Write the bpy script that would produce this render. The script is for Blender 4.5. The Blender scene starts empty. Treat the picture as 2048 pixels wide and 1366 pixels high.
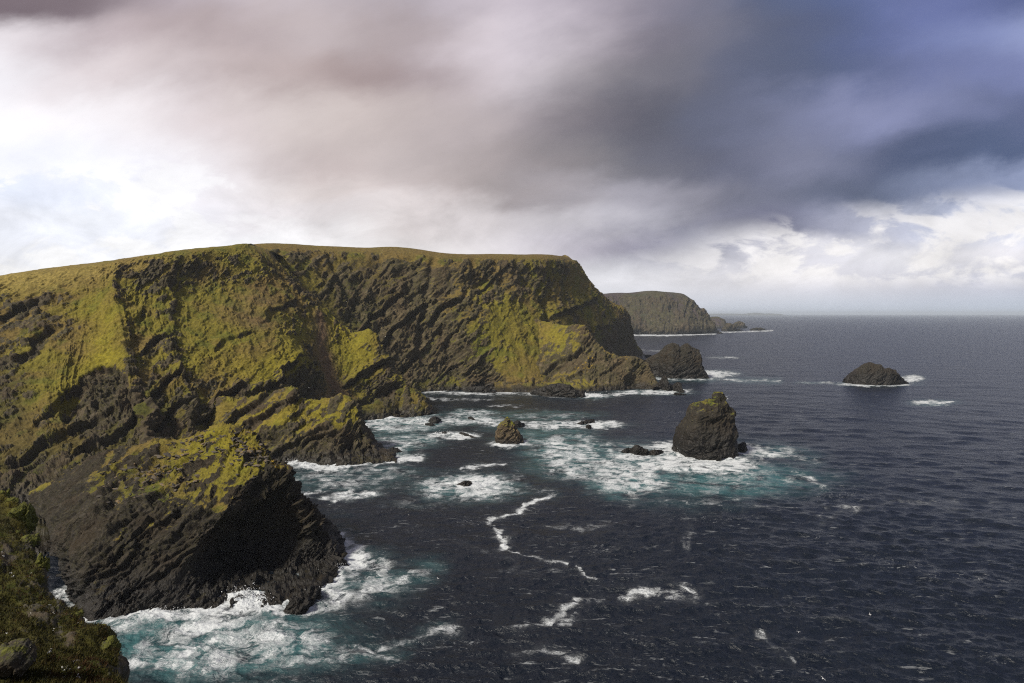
import bpy, math, random
import numpy as np
from mathutils import Vector

# ------------------------------------------------------------------ basics
R = math.radians
W, H, F = 2048.0, 1366.0, 24.0 / 36.0 * 2048.0
CAMZ = 90.0
PITCH = math.atan((683.0 - 627.0) / F)
CP, SP = math.cos(PITCH), math.sin(PITCH)
scene = bpy.context.scene
coll = scene.collection
rng = np.random.default_rng(7)
random.seed(7)
f32 = np.float32


def pt(px, py, Y):
    """A point of the place seen along pixel (px, py) at the forward distance Y."""
    a = (px - W / 2) / F
    b = (H / 2 - py) / F
    dy = CP + b * SP
    dz = -SP + b * CP
    s = Y / dy
    return np.array([a * s, Y, CAMZ + dz * s])


def sea_pt(px, py, z=0.0):
    b = (H / 2 - py) / F
    dy = CP + b * SP
    dz = -SP + b * CP
    return pt(px, py, (z - CAMZ) / dz * dy)


def proj(P):
    x, y, z = P[..., 0], P[..., 1], P[..., 2] - CAMZ
    d = np.maximum(y * CP - z * SP, 1e-3)
    u = y * SP + z * CP
    return W / 2 + F * x / d, H / 2 - F * u / d


# ------------------------------------------------------------------ noise
_T = rng.random((64, 64, 64)).astype(f32) * 2 - 1
_TF = _T.ravel()


def vnoise(P, seed=0):
    P = P + f32(seed * 17.31 + 1000.0)
    i = np.floor(P)
    f = (P - i).astype(f32)
    i = i.astype(np.int32) & 63
    j = (i + 1) & 63
    f = f * f * f * (f * (f * 6 - 15) + 10)
    x0, y0, z0 = i[..., 0] << 12, i[..., 1] << 6, i[..., 2]
    x1, y1, z1 = j[..., 0] << 12, j[..., 1] << 6, j[..., 2]
    fx, fy, fz = f[..., 0], f[..., 1], f[..., 2]
    t = _TF

    def lx(a, b):
        return a + (b - a) * fx
    c00 = lx(t[x0 + y0 + z0], t[x1 + y0 + z0])
    c10 = lx(t[x0 + y1 + z0], t[x1 + y1 + z0])
    c01 = lx(t[x0 + y0 + z1], t[x1 + y0 + z1])
    c11 = lx(t[x0 + y1 + z1], t[x1 + y1 + z1])
    c0 = c00 + (c10 - c00) * fy
    c1 = c01 + (c11 - c01) * fy
    return c0 + (c1 - c0) * fz


_ROT = np.array([[0.00, 0.80, 0.60], [-0.80, 0.36, -0.48], [-0.60, -0.48, 0.64]], f32)


def fbm(P, octv=5, gain=0.5, seed=0, ridged=False):
    P = P.astype(f32)
    a, s, tot = 1.0, 0.0, 0.0
    for k in range(octv):
        n = vnoise(P, seed + k)
        if ridged:
            n = 1 - 2 * np.abs(n)
        s = s + a * n
        tot += a
        a *= gain
        P = (P @ _ROT.T) * f32(2.03)
    return s / tot


def hash1(i, seed=0):
    k = (i.astype(np.int64) * 374761393 + seed * 668265263) & 0x7FFFFFFF
    k = (k ^ (k >> 13)) * 1274126177 & 0x7FFFFFFF
    k = k ^ (k >> 16)
    return (k & 0xFFFF).astype(f32) / 65535.0


def sstep(a, b, x):
    t = np.clip((x - a) / (b - a), 0, 1)
    return t * t * (3 - 2 * t)


# ------------------------------------------------------------------ meshes
def grid_mesh(name, P, attrs=None, mat=None, flip=False, smooth=True):
    U, V = P.shape[:2]
    idx = np.arange(U * V, dtype=np.int32).reshape(U, V)
    a, b, c, d = idx[:-1, :-1], idx[1:, :-1], idx[1:, 1:], idx[:-1, 1:]
    q = np.stack([a, b, c, d] if not flip else [a, d, c, b], -1).reshape(-1, 4)
    return raw_mesh(name, P.reshape(-1, 3), q, attrs, mat, smooth)


def raw_mesh(name, P, q, attrs=None, mat=None, smooth=True):
    n = q.shape[1]
    me = bpy.data.meshes.new(name)
    me.vertices.add(len(P))
    me.vertices.foreach_set('co', np.ascontiguousarray(P, dtype=f32).ravel())
    me.loops.add(q.size)
    me.loops.foreach_set('vertex_index', np.ascontiguousarray(q, dtype=np.int32).ravel())
    me.polygons.add(len(q))
    me.polygons.foreach_set('loop_start', np.arange(0, q.size, n, dtype=np.int32))
    me.update(calc_edges=True)
    me.polygons.foreach_set('use_smooth', np.full(len(q), smooth, dtype=bool))
    for k, v in (attrs or {}).items():
        if v.ndim == 1 or v.shape[-1] != 3 or v.ndim < 2 or k == 'veg':
            at = me.attributes.new(k, 'FLOAT', 'POINT')
            at.data.foreach_set('value', np.ascontiguousarray(v, dtype=f32).ravel())
        else:
            at = me.attributes.new(k, 'FLOAT_VECTOR', 'POINT')
            at.data.foreach_set('vector', np.ascontiguousarray(v, dtype=f32).ravel())
    if mat:
        me.materials.append(mat)
    o = bpy.data.objects.new(name, me)
    coll.objects.link(o)
    return o


def tag(o, label=None, cat=None, kind=None, group=None):
    if label:
        o['label'] = label
    if cat:
        o['category'] = cat
    if kind:
        o['kind'] = kind
    if group:
        o['group'] = group
    return o


def origin_to(o, p):
    """Move a mesh object's origin to p (its base) leaving the mesh in place."""
    me = o.data
    n = len(me.vertices)
    co = np.empty(n * 3, f32)
    me.vertices.foreach_get('co', co)
    co = co.reshape(-1, 3) - np.asarray(p, f32)
    me.vertices.foreach_set('co', co.ravel())
    me.update()
    o.location = [float(x) for x in p]


# ------------------------------------------------------------------ lofted sheets
def hermite(A, knots, s):
    """Smooth curve through A (n, ...) at knots, sampled at s."""
    n = len(A)
    h = np.diff(knots)
    sh = (-1,) + (1,) * (A.ndim - 1)
    dl = np.diff(A, axis=0) / h.reshape(sh)
    m = np.empty_like(A)
    m[0], m[-1] = dl[0], dl[-1]
    if n > 2:
        w1, w0 = h[1:].reshape(sh), h[:-1].reshape(sh)
        m[1:-1] = (dl[:-1] * w1 + dl[1:] * w0) / (w0 + w1)
    i = np.clip(np.searchsorted(knots, s, side='right') - 1, 0, n - 2)
    t = ((s - knots[i]) / h[i]).reshape(sh)
    hh = h[i].reshape(sh)
    t2, t3 = t * t, t * t * t
    return ((2 * t3 - 3 * t2 + 1) * A[i] + (t3 - 2 * t2 + t) * hh * m[i]
            + (-2 * t3 + 3 * t2) * A[i + 1] + (t3 - t2) * hh * m[i + 1])


def axis_samples(seg, knots):
    out = []
    for k, n in enumerate(seg):
        out.append(np.linspace(knots[k], knots[k + 1], n, endpoint=False))
    out.append([knots[-1]])
    return np.concatenate(out)


def loft(cols, step=1.6, vis_rows=None, hidden=8, maxseg=400, hid_cols=()):
    A = np.array(cols, dtype=float)
    C, K = A.shape[:2]
    vis = vis_rows or (0, K - 1)
    px, py = proj(A)
    q = np.stack([px, py], -1)
    cu = np.linalg.norm(np.diff(q, axis=0), axis=-1)[:, vis[0]:vis[1] + 1].max(1)
    cv = np.linalg.norm(np.diff(q, axis=1), axis=-1)
    cv = np.percentile(cv, 75, axis=0)
    su = [int(min(maxseg, max(6, c / step))) if k not in hid_cols else hidden for k, c in enumerate(cu)]
    sv = [int(min(maxseg, max(5, c / step))) if vis[0] <= k < vis[1] else hidden for k, c in enumerate(cv)]
    wu = np.linalg.norm(np.diff(A, axis=0), axis=-1)[:, vis[0]:vis[1] + 1].mean(1) ** 0.5 + 1e-3
    wv = np.linalg.norm(np.diff(A, axis=1), axis=-1).mean(0) ** 0.5 + 1e-3
    ku = np.concatenate([[0], np.cumsum(wu)])
    kv = np.concatenate([[0], np.cumsum(wv)])
    B = hermite(A, ku, axis_samples(su, ku))
    S = hermite(np.swapaxes(B, 0, 1), kv, axis_samples(sv, kv))
    S = np.swapaxes(S, 0, 1)
    rowt = np.interp(axis_samples(sv, kv), kv, np.arange(K))
    colt = np.interp(axis_samples(su, ku), ku, np.arange(C))
    return S.astype(f32), rowt.astype(f32), colt.astype(f32)


def normals(S):
    du = np.gradient(S, axis=0)
    dv = np.gradient(S, axis=1)
    n = np.cross(du, dv)
    n /= np.linalg.norm(n, axis=-1, keepdims=True) + 1e-9
    return n


def smooth_grid(A, it=2):
    for _ in range(it):
        p = np.pad(A, [(1, 1), (1, 1)] + [(0, 0)] * (A.ndim - 2), mode='edge')
        A = (p[:-2, 1:-1] + p[2:, 1:-1] + p[1:-1, :-2] + p[1:-1, 2:] + 2 * p[1:-1, 1:-1]) / 6
    return A


BED = np.array([-0.50, -0.34, 0.80])
BED /= np.linalg.norm(BED)
JNT = np.array([0.62, -0.70, 0.35])
JNT /= np.linalg.norm(JNT)


AX1 = np.array([0.80, -0.10, 0.0])
AX1 -= BED * (AX1 @ BED)
AX1 /= np.linalg.norm(AX1)
AX2 = np.cross(BED, AX1)
FRAME = np.stack([AX1, AX2, BED], 1).astype(f32)


def facets(P, cell, seed=0, tilt=0.45):
    """Blocks split along bedding and joints: every block has its own height and its own tilted flat face."""
    cell = np.array(cell, f32)
    Q = (P.astype(f32) @ FRAME) / cell + f32(seed * 7.7 + 400)
    i = np.floor(Q)
    fr = Q - i
    i = i.astype(np.int32)
    side = np.where(fr < 0.5, -1, 1).astype(np.int32)
    best = np.full(Q.shape[:-1], 9e9, f32)
    val = np.zeros(Q.shape[:-1], f32)
    amp = float(cell[2])
    for a in (0, 1):
        for b in (0, 1):
            for c in (0, 1):
                ci = i + side * np.array([a, b, c], np.int32)
                k = ((ci[..., 0] * 73 + seed * 5) & 63) << 12 | ((ci[..., 1] * 37 + ci[..., 2] * 11 + seed) & 63) << 6 | ((ci[..., 2] * 29 + ci[..., 0] * 3) & 63)
                r = [_TF[(k + o) & 262143] for o in (0, 7919, 31337, 60013, 90001, 120011, 150001)]
                dv = [Q[..., d] - (ci[..., d] + 0.5 + 0.38 * r[d]) for d in range(3)]
                d2 = dv[0] ** 2 + dv[1] ** 2 + dv[2] ** 2
                h = r[3] * 0.42 + tilt * (r[4] * dv[0] + r[5] * dv[1] + (0.5 + 0.8 * r[6]) * dv[2])
                m = d2 < best
                best = np.where(m, d2, best)
                val = np.where(m, h, val)
    return val * amp


def strata(P, S=1.0, layers=((12, 2.4), (4.6, 1.1), (1.9, 0.45)), bed=BED, seed=0):
    """Broken bedding ledges: slabs of uneven thickness, cut by joints, showing only in patches."""
    P = P.astype(f32)
    warp = fbm(P / (46 * S), 3, seed=seed + 3) * 10 * S + fbm(P / (15 * S), 4, 0.6, seed=seed + 5) * 4.2 * S
    q = P @ bed.astype(f32) + warp
    j = P @ JNT.astype(f32) + fbm(P / (18 * S), 4, 0.6, seed=seed + 9) * 7 * S
    d = 0
    for k, (per, amp) in enumerate(layers):
        x = q / (per * S)
        i = np.floor(x)
        fr = x - i
        h = hash1(i, seed + k)
        jj = j / (per * S * 1.7) + h * 7
        jb = np.floor(jj)
        b = hash1(i * 131 + jb, seed + 50 + k)
        b2 = hash1(i * 57 + jb * 13 + 5, seed + 70 + k)
        jf = jj - jb
        edge = sstep(0, 0.12, jf) * sstep(0, 0.12, 1 - jf)
        prof = sstep(0.0, 0.12, fr) * (1 - 0.7 * fr)
        patch = sstep(-0.25, 0.35, fbm(P / (per * 2.6 * S), 3, seed=seed + 80 + k))
        d = d + amp * S * patch * ((b - 0.5) * 1.2 * edge + (prof - 0.5) * (0.25 + 1.1 * b2 * edge))
    d = 0.5 * d
    sc_ = np.stack([P @ AX1.astype(f32) / (42 * S), P @ AX2.astype(f32) / (24 * S), (P @ BED.astype(f32) + warp * 0.8) / (6.5 * S)], -1)
    sr = fbm(sc_, 5, 0.52, seed=seed + 33, ridged=True)
    d = d + 2.6 * S * sr
    wp = np.stack([fbm(P / (10 * S), 3, seed=seed + 101 + k) for k in range(3)], -1) * 1.5 * S
    Pw = P + wp
    pk = 0.45 + 0.55 * sstep(-0.3, 0.3, fbm(P / (30 * S), 3, seed=seed + 95))
    d = d + pk * (facets(Pw, np.array([15, 11, 5.2]) * S, seed) * 1.0 + facets(Pw, np.array([6.2, 4.6, 2.1]) * S, seed + 9) * 0.75 + facets(P, np.array([2.2, 1.7, 0.75]) * S, seed + 17) * 0.45)
    # rubbly roughness
    d = d + 0.3 * S * fbm(P / (5 * S), 6, 0.6, seed=seed + 90, ridged=True)
    return d


# ------------------------------------------------------------------ painted land cover
def ell(px, py, cx, cy, rx, ry, rot=0.0):
    c, s = math.cos(R(rot)), math.sin(R(rot))
    dx, dy = px - cx, py - cy
    u, v = (dx * c + dy * s) / rx, (-dx * s + dy * c) / ry
    return np.exp(-(u * u + v * v) * 1.2)


def seg_dist(px, py, pts, kx=1.0):
    best = np.full(px.shape, 1e9, f32)
    tt = np.zeros(px.shape, f32)
    n = len(pts) - 1
    for k in range(n):
        ax, ay = pts[k][0] * kx, pts[k][1]
        bx, by = pts[k + 1][0] * kx, pts[k + 1][1]
        vx, vy = bx - ax, by - ay
        L = vx * vx + vy * vy + 1e-9
        t = np.clip(((px * kx - ax) * vx + (py - ay) * vy) / L, 0, 1)
        d = np.hypot(px * kx - ax - t * vx, py - ay - t * vy)
        m = d < best
        best = np.where(m, d, best)
        tt = np.where(m, (k + t) / n, tt)
    return best, tt


# ------------------------------------------------------------------ node helpers
class NT:
    def __init__(self, tree):
        self.t = tree
        self.n = tree.nodes
        self.l = tree.links

    def new(self, typ, **kw):
        nd = self.n.new(typ)
        for k, v in kw.items():
            setattr(nd, k, v)
        return nd

    def put(self, sock, v):
        if isinstance(v, bpy.types.NodeSocket):
            self.l.new(v, sock)
        elif v is not None:
            sock.default_value = v

    def math(self, op, a, b=None, c=None, clamp=False):
        nd = self.new('ShaderNodeMath', operation=op, use_clamp=clamp)
        for i, v in enumerate((a, b, c)):
            if v is not None:
                self.put(nd.inputs[i], v)
        return nd.outputs[0]

    def vmath(self, op, a, b=None):
        nd = self.new('ShaderNodeVectorMath', operation=op)
        self.put(nd.inputs[0], a)
        if b is not None:
            self.put(nd.inputs['Scale'] if op == 'SCALE' else nd.inputs[1], b)
        return nd.outputs['Value'] if op in ('DOT_PRODUCT', 'LENGTH') else nd.outputs[0]

    def mix(self, fac, a, b, blend='MIX', typ='RGBA'):
        nd = self.new('ShaderNodeMix', data_type=typ, blend_type=blend) if typ == 'RGBA' else self.new('ShaderNodeMix', data_type=typ)
        k = {'RGBA': (6, 7, 2), 'FLOAT': (2, 3, 0), 'VECTOR': (4, 5, 1)}[typ]
        self.put(nd.inputs[0], fac)
        self.put(nd.inputs[k[0]], a)
        self.put(nd.inputs[k[1]], b)
        return nd.outputs[k[2]]

    def ramp01(self, x, a, b, lo=0.0, hi=1.0, smooth=True):
        nd = self.new('ShaderNodeMapRange', interpolation_type='SMOOTHSTEP' if smooth else 'LINEAR')
        self.put(nd.inputs[0], x)
        self.put(nd.inputs[1], a)
        self.put(nd.inputs[2], b)
        self.put(nd.inputs[3], lo)
        self.put(nd.inputs[4], hi)
        return nd.outputs[0]

    def noise(self, vec, scale, detail=5, rough=0.55, dist=0.0, out=0):
        nd = self.new('ShaderNodeTexNoise')
        self.put(nd.inputs['Vector'], vec)
        self.put(nd.inputs['Scale'], scale)
        self.put(nd.inputs['Detail'], detail)
        self.put(nd.inputs['Roughness'], rough)
        self.put(nd.inputs['Distortion'], dist)
        return nd.outputs[out]

    def attr(self, name, out='Fac'):
        nd = self.new('ShaderNodeAttribute', attribute_name=name)
        return nd.outputs[out]


def new_mat(name):
    m = bpy.data.materials.new(name)
    m.use_nodes = True
    m.node_tree.nodes.clear()
    t = NT(m.node_tree)
    out = t.new('ShaderNodeOutputMaterial')
    b = t.new('ShaderNodeBsdfPrincipled')
    t.l.new(b.outputs[0], out.inputs[0])
    return m, t, b


def c4(r, g, b):
    return (r, g, b, 1.0)


def land_material(name, S=1.0, wet=5.0, rocks=((0.026, 0.022, 0.017), (0.105, 0.086, 0.060)), bump=0.5, film=1.0, lum=1.0):
    """Rock with bedding streaks under turf: 'veg' and the turf colour come from the terrain, detail from noise."""
    m, t, b = new_mat(name)
    geo = t.new('ShaderNodeNewGeometry')
    pos = geo.outputs['Position']
    # bedding coordinates
    bx = t.vmath('DOT_PRODUCT', pos, tuple(BED))
    comb = t.new('ShaderNodeCombineXYZ')
    t.put(comb.inputs[0], t.vmath('DOT_PRODUCT', pos, (0.25, 0.0, 0.1)))
    t.put(comb.inputs[1], t.vmath('DOT_PRODUCT', pos, (0.0, 0.25, 0.1)))
    t.put(comb.inputs[2], t.math('MULTIPLY', bx, 1.4))
    st = t.noise(comb.outputs[0], 0.55 / S, 8, 0.66, 0.6)
    n1 = t.noise(pos, 0.045 / S, 6, 0.6)
    n2 = t.noise(pos, 0.5 / S, 7, 0.65)
    n3 = t.noise(pos, 2.2 / S, 5, 0.65)
    veg = t.attr('veg')
    tint = t.attr('tint', 'Vector')
    lich = t.attr('lich')
    rk = t.mix(t.ramp01(st, 0.34, 0.68), c4(*rocks[0]), c4(*rocks[1]))
    rk = t.mix(t.ramp01(n1, 0.4, 0.65, 0, 0.6), rk, c4(0.080 * lum, 0.055 * lum, 0.026 * lum))
    rk = t.mix(t.math('MULTIPLY', t.ramp01(n2, 0.35, 0.7), t.ramp01(n1, 0.62, 0.40, 0.15 * film, 0.85 * film)), rk, c4(0.072, 0.064, 0.013))
    rk = t.mix(t.ramp01(n3, 0.60, 0.72, 0, 0.45), rk, c4(0.17 * lum, 0.15 * lum, 0.12 * lum))
    # thin dark bedding cracks
    ck = t.ramp01(t.math('ABSOLUTE', t.math('SUBTRACT', st, 0.52)), 0.0, 0.030, 0.35, 1.0)
    rk = t.vmath('SCALE', rk, ck)
    # wet black band near the water
    sp = t.new('ShaderNodeSeparateXYZ')
    t.put(sp.inputs[0], pos)
    zz = t.math('ADD', sp.outputs[2], t.math('MULTIPLY', t.math('SUBTRACT', n1, 0.5), -10.0 * min(S, 1.5)))
    wetf = t.ramp01(zz, wet, wet * 0.25, 0.0, 1.0)
    rk = t.mix(t.math('MULTIPLY', wetf, 0.78), rk, c4(0.012, 0.011, 0.010))
    # lichen
    lf = t.ramp01(t.math('ADD', lich, t.math('MULTIPLY', t.math('SUBTRACT', n2, 0.5), 1.6)), 0.45, 0.6)
    rk = t.mix(lf, rk, t.mix(n3, c4(0.20, 0.13, 0.015), c4(0.33, 0.22, 0.02)))
    # turf
    gr = t.mix(t.ramp01(n2, 0.3, 0.7), t.vmath('SCALE', tint, 0.62), t.vmath('SCALE', tint, 1.32))
    gr = t.mix(t.ramp01(n3, 0.35, 0.7, 0, 0.4), gr, t.vmath('MULTIPLY', tint, (0.55, 0.62, 0.6)))
    mixn = t.math('ADD', t.math('MULTIPLY', t.math('SUBTRACT', n2, 0.5), 0.9), t.math('MULTIPLY', t.math('SUBTRACT', n3, 0.5), 0.7))
    mixn = t.math('ADD', mixn, t.math('MULTIPLY', t.math('SUBTRACT', st, 0.5), 0.9))
    vf = t.ramp01(t.math('ADD', veg, mixn), 0.38, 0.62)
    vf = t.math('MULTIPLY', vf, t.math('SUBTRACT', 1.0, t.math('MULTIPLY', wetf, 0.9)))
    t.put(b.inputs['Base Color'], t.mix(vf, rk, gr))
    rough = t.mix(wetf, 0.85, 0.42, typ='FLOAT')
    t.put(b.inputs['Roughness'], t.math('MAXIMUM', rough, t.math('MULTIPLY', vf, 0.95)))
    b.inputs['Specular IOR Level'].default_value = 0.25
    hgt = t.math('ADD', t.math('MULTIPLY', st, 1.2), t.math('ADD', t.math('MULTIPLY', n2, 0.8), t.math('MULTIPLY', n3, 0.35)))
    bp = t.new('ShaderNodeBump')
    bp.inputs['Strength'].default_value = bump
    bp.inputs['Distance'].default_value = 0.9 * S
    t.put(bp.inputs['Height'], hgt)
    t.l.new(bp.outputs[0], b.inputs['Normal'])
    return m


# ------------------------------------------------------------------ land builder
OLIVE = np.array([0.165, 0.138, 0.019])
BROWN = np.array([0.150, 0.105, 0.030])
GREEN = np.array([0.085, 0.098, 0.013])
YELLOW = np.array([0.245, 0.205, 0.017])
SCREE = np.array([0.135, 0.085, 0.050])


def land(name, cols, mat, step=1.6, vis=None, S=1.0, rock_amp=1.0, big=4.0, paint=None, veg0=0.45, vegk=1.9,
         seed=0, hid_cols=(), crest_rows=None, layers=((12, 2.4), (4.6, 1.1), (1.9, 0.45)), gull=0.0, flipn=False, outc=1.0, turf=0.5, tintmul=1.0, fix=None):
    P, rt, ct = loft(cols, step, vis, hid_cols=hid_cols)
    N0 = normals(P)
    ref = N0[:, len(rt) // 3: 2 * len(rt) // 3]
    cam = np.array([0, 0, CAMZ]) - P[:, len(rt) // 3: 2 * len(rt) // 3]
    flip = (np.sum(ref * cam) < 0) ^ flipn
    if flip:
        N0 = -N0
    N0 = smooth_grid(N0, 12)
    N0 /= np.linalg.norm(N0, axis=-1, keepdims=True) + 1e-9
    px, py = proj(P)
    pv = {'veg': np.zeros(px.shape, f32), 'rock': np.ones(px.shape, f32), 'lich': np.zeros(px.shape, f32),
          'scree': np.zeros(px.shape, f32), 'green': np.zeros(px.shape, f32), 'yellow': np.zeros(px.shape, f32),
          'push': np.zeros(px.shape, f32), 'brown': np.zeros(px.shape, f32), 'gold': np.zeros(px.shape, f32), 'shade_tint': np.zeros(px.shape, f32)}
    jx = fbm(P / (18 * S), 3, seed=seed + 31) * 16 * S * 1365 / np.maximum(P[..., 1], 30) * 0.35
    jy = fbm(P / (18 * S), 3, seed=seed + 37) * 16 * S * 1365 / np.maximum(P[..., 1], 30) * 0.35
    if paint:
        paint(px + jx, py + jy, pv, rt[None, :] + 0 * px, ct[:, None] + 0 * px, P)
    mv = veg0 + vegk * (N0[..., 2] - 0.5) + pv['veg'] + 0.40 * fbm(P / (30 * S), 4, seed=seed + 42)
    mv = sstep(0.42, 0.85, mv)
    rock = np.clip(pv['rock'], 0.0, 3.0) * (1 - turf * mv)
    st = strata(P, S, layers, seed=seed)
    bigd = fbm(P / (34 * S), 3, seed=seed + 11) * big * S + fbm(P / (13 * S), 3, seed=seed + 12, ridged=True) * big * 0.35 * S
    fine = fbm(P / (2.6 * S), 4, 0.55, seed=seed + 14) * 0.45 * S
    # small outcrops breaking the turf, drawn out along the bedding
    ob = P @ BED.astype(f32)
    oc = np.stack([P[..., 0] / (9 * S), P[..., 1] / (9 * S), ob / (3.4 * S)], -1)
    on = fbm(oc, 5, 0.58, seed=seed + 61) + 0.25 * fbm(P / (70 * S), 2, seed=seed + 62)
    out = sstep(0.02, 0.20, on) * outc * np.clip(0.25 + pv['rock'], 0, 1.2)
    d = out * S * (1.0 + 1.3 * fbm(P / (1.8 * S), 3, seed=seed + 63)) 
    d += rock_amp * rock * (st + fine) + bigd * np.clip(0.6 + 0.4 * rock, 0, 1.4) + pv['push']
    d += 0.10 * S * fbm(P / (1.6 * S), 3, seed=seed + 16)
    if gull:
        g = np.stack([ct[:, None] * 1.0 + 0 * px, 0.15 * rt[None, :] + 0 * px, 0 * px], -1)
        d += gull * fbm(g * 3.1 + 0.02 * jx[..., None], 3, seed=seed + 21, ridged=True) * (sstep(0.8, 2.0, rt) * sstep(5.6, 4.2, rt))[None, :]
    if crest_rows is not None:
        r0, r1 = crest_rows
        k = sstep(r0, r1, rt)[None, :]
        d = d * (0.17 + 0.83 * k)
    if fix is not None:
        d = d * fix(rt[None, :] + 0 * px, ct[:, None] + 0 * px)
    Q = P + N0 * d[..., None]
    N1 = normals(Q)
    if flip:
        N1 = -N1
    N1s = smooth_grid(N1, 2)
    nz = 0.6 * N0[..., 2] + 0.4 * N1s[..., 2]
    veg = veg0 + vegk * (nz - 0.5) + pv['veg'] + 0.30 * fbm(P / (16 * S), 4, seed=seed + 41) - 0.10 * np.clip(st / S, -1, 1) * rock - 0.62 * out
    n = fbm(P / (28 * S), 4, seed=seed + 43)
    n2 = fbm(P / (9 * S), 4, seed=seed + 44)
    w = sstep(-0.3, 0.3, n)[..., None]
    tint = OLIVE * (1 - w) + BROWN * w
    g = np.clip(sstep(0.05, 0.45, n2) * 0.6 + pv['green'], 0, 1)[..., None]
    tint = tint * (1 - g) + GREEN * g
    y = np.clip(pv['yellow'], 0, 1)[..., None]
    tint = tint * (1 - y) + YELLOW * (0.9 + 0.25 * n2[..., None]) * y
    bw = np.clip(pv['brown'], 0, 1)[..., None]
    tint = tint * (1 - bw) + BROWN * bw
    gd = np.clip(pv['gold'], 0, 1)[..., None]
    tint = tint * (1 - gd) + np.array([0.27, 0.205, 0.055]) * gd
    s = np.clip(pv['scree'], 0, 1)[..., None]
    tint = tint * (1 - s) + SCREE * s
    shd = np.clip(pv['shade_tint'], 0, 1)[..., None]  # painted shade: turf colour darkened where lower slopes and hollows are dim
    tint = tint * (1 - shd) + np.array([0.046, 0.046, 0.012]) * (1 + 0.5 * n2[..., None]) * shd
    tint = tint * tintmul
    o = grid_mesh(name, Q, {'veg': veg.reshape(-1), 'tint': tint.reshape(-1, 3), 'lich': pv['lich'].reshape(-1)}, mat, flip=flip)
    return o, Q, N1, veg


def col(pts, back=(0, 120, 0), back2=None, under=None, base=True):
    """pts: list of (px, py, Y). A plateau point goes behind the first, an underwater one below the last."""
    L = [pt(*p) for p in pts]
    b = L[0] + np.array(back)
    out = [b] + L
    u = L[-1] + np.array([0, -4.0, -14.0]) if under is None else L[-1] + np.array(under)
    return out + [u]


def W_(px, py):
    p = sea_pt(px, py)
    return (px, py, p[1])


def zpt(px, Y, z):
    """Pixel triple of the point at column px, distance Y and height z."""
    # solve for py
    v = (z - CAMZ) / Y
    b = (v * CP + SP) / (CP - v * SP)
    return (px, H / 2 - b * F, Y)


# ================================================================== SKY AND LIGHT
def srgb(c):
    return tuple(((v / 255) / 12.92 if v / 255 <= 0.04045 else ((v / 255 + 0.055) / 1.055) ** 2.4) for v in c) + (1.0,)


SUN_AZ, SUN_EL = R(-130.0), R(45.0)     # azimuth from the view direction, to the left and a little behind
SKY_ROWS = [
    (-330, [(150, 140, 143)] * 3 + [(140, 134, 140)] * 4 + [(110, 112, 135)] * 4),
    (0, [(120, 105, 110), (140, 126, 131), (184, 171, 177), (197, 186, 191), (184, 174, 181), (202, 192, 201), (150, 143, 155), (110, 112, 135), (86, 97, 135), (105, 115, 168), (84, 94, 140)]),
    (80, [(236, 229, 233), (200, 187, 190), (180, 165, 166), (195, 182, 183), (177, 164, 166), (216, 206, 213), (140, 133, 142), (110, 110, 128), (84, 92, 125), (108, 118, 168), (142, 152, 198)]),
    (160, [(249, 246, 251), (226, 216, 218), (200, 186, 186), (187, 171, 169), (166, 150, 150), (206, 196, 201), (140, 134, 140), (105, 105, 122), (86, 94, 125), (104, 112, 156), (120, 128, 176)]),
    (240, [(251, 249, 253), (249, 244, 247), (225, 214, 215), (215, 203, 200), (200, 187, 184), (180, 169, 171), (118, 112, 119), (96, 97, 115), (120, 124, 156), (133, 138, 178), (92, 100, 138)]),
    (320, [(238, 242, 255), (250, 248, 253), (239, 231, 232), (205, 192, 190), (195, 183, 181), (167, 156, 156), (125, 120, 125), (99, 99, 118), (120, 122, 148), (83, 90, 121), (76, 88, 124)]),
    (380, [(236, 241, 255), (246, 247, 255), (246, 241, 244), (226, 216, 214), (200, 188, 186), (163, 153, 153), (167, 162, 170), (124, 122, 138), (99, 102, 125), (95, 102, 130), (142, 152, 187)]),
    (440, [(251, 251, 255), (253, 253, 255), (246, 243, 247), (230, 223, 224), (222, 213, 212), (205, 198, 200), (190, 186, 194), (130, 128, 143), (122, 122, 143), (186, 188, 206), (206, 211, 229)]),
    (500, [(249, 249, 253), (251, 251, 255), (249, 248, 251), (240, 238, 240), (235, 230, 230), (222, 216, 220), (168, 163, 178), (134, 134, 152), (216, 214, 223), (229, 227, 233), (226, 223, 229)]),
    (560, [(248, 248, 252), (250, 250, 254), (248, 247, 250), (240, 238, 240), (236, 233, 235), (230, 228, 232), (226, 225, 231), (222, 220, 226), (220, 218, 226), (206, 205, 215), (197, 198, 212)]),
    (627, [(235, 236, 243), (236, 237, 243), (234, 235, 242), (228, 230, 238), (224, 226, 236), (218, 221, 232), (214, 218, 230), (206, 211, 223), (199, 206, 219), (196, 204, 219), (191, 201, 217)]),
]
SKY_X = [0, 200, 400, 600, 800, 1000, 1200, 1400, 1600, 1800, 2048]


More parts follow.
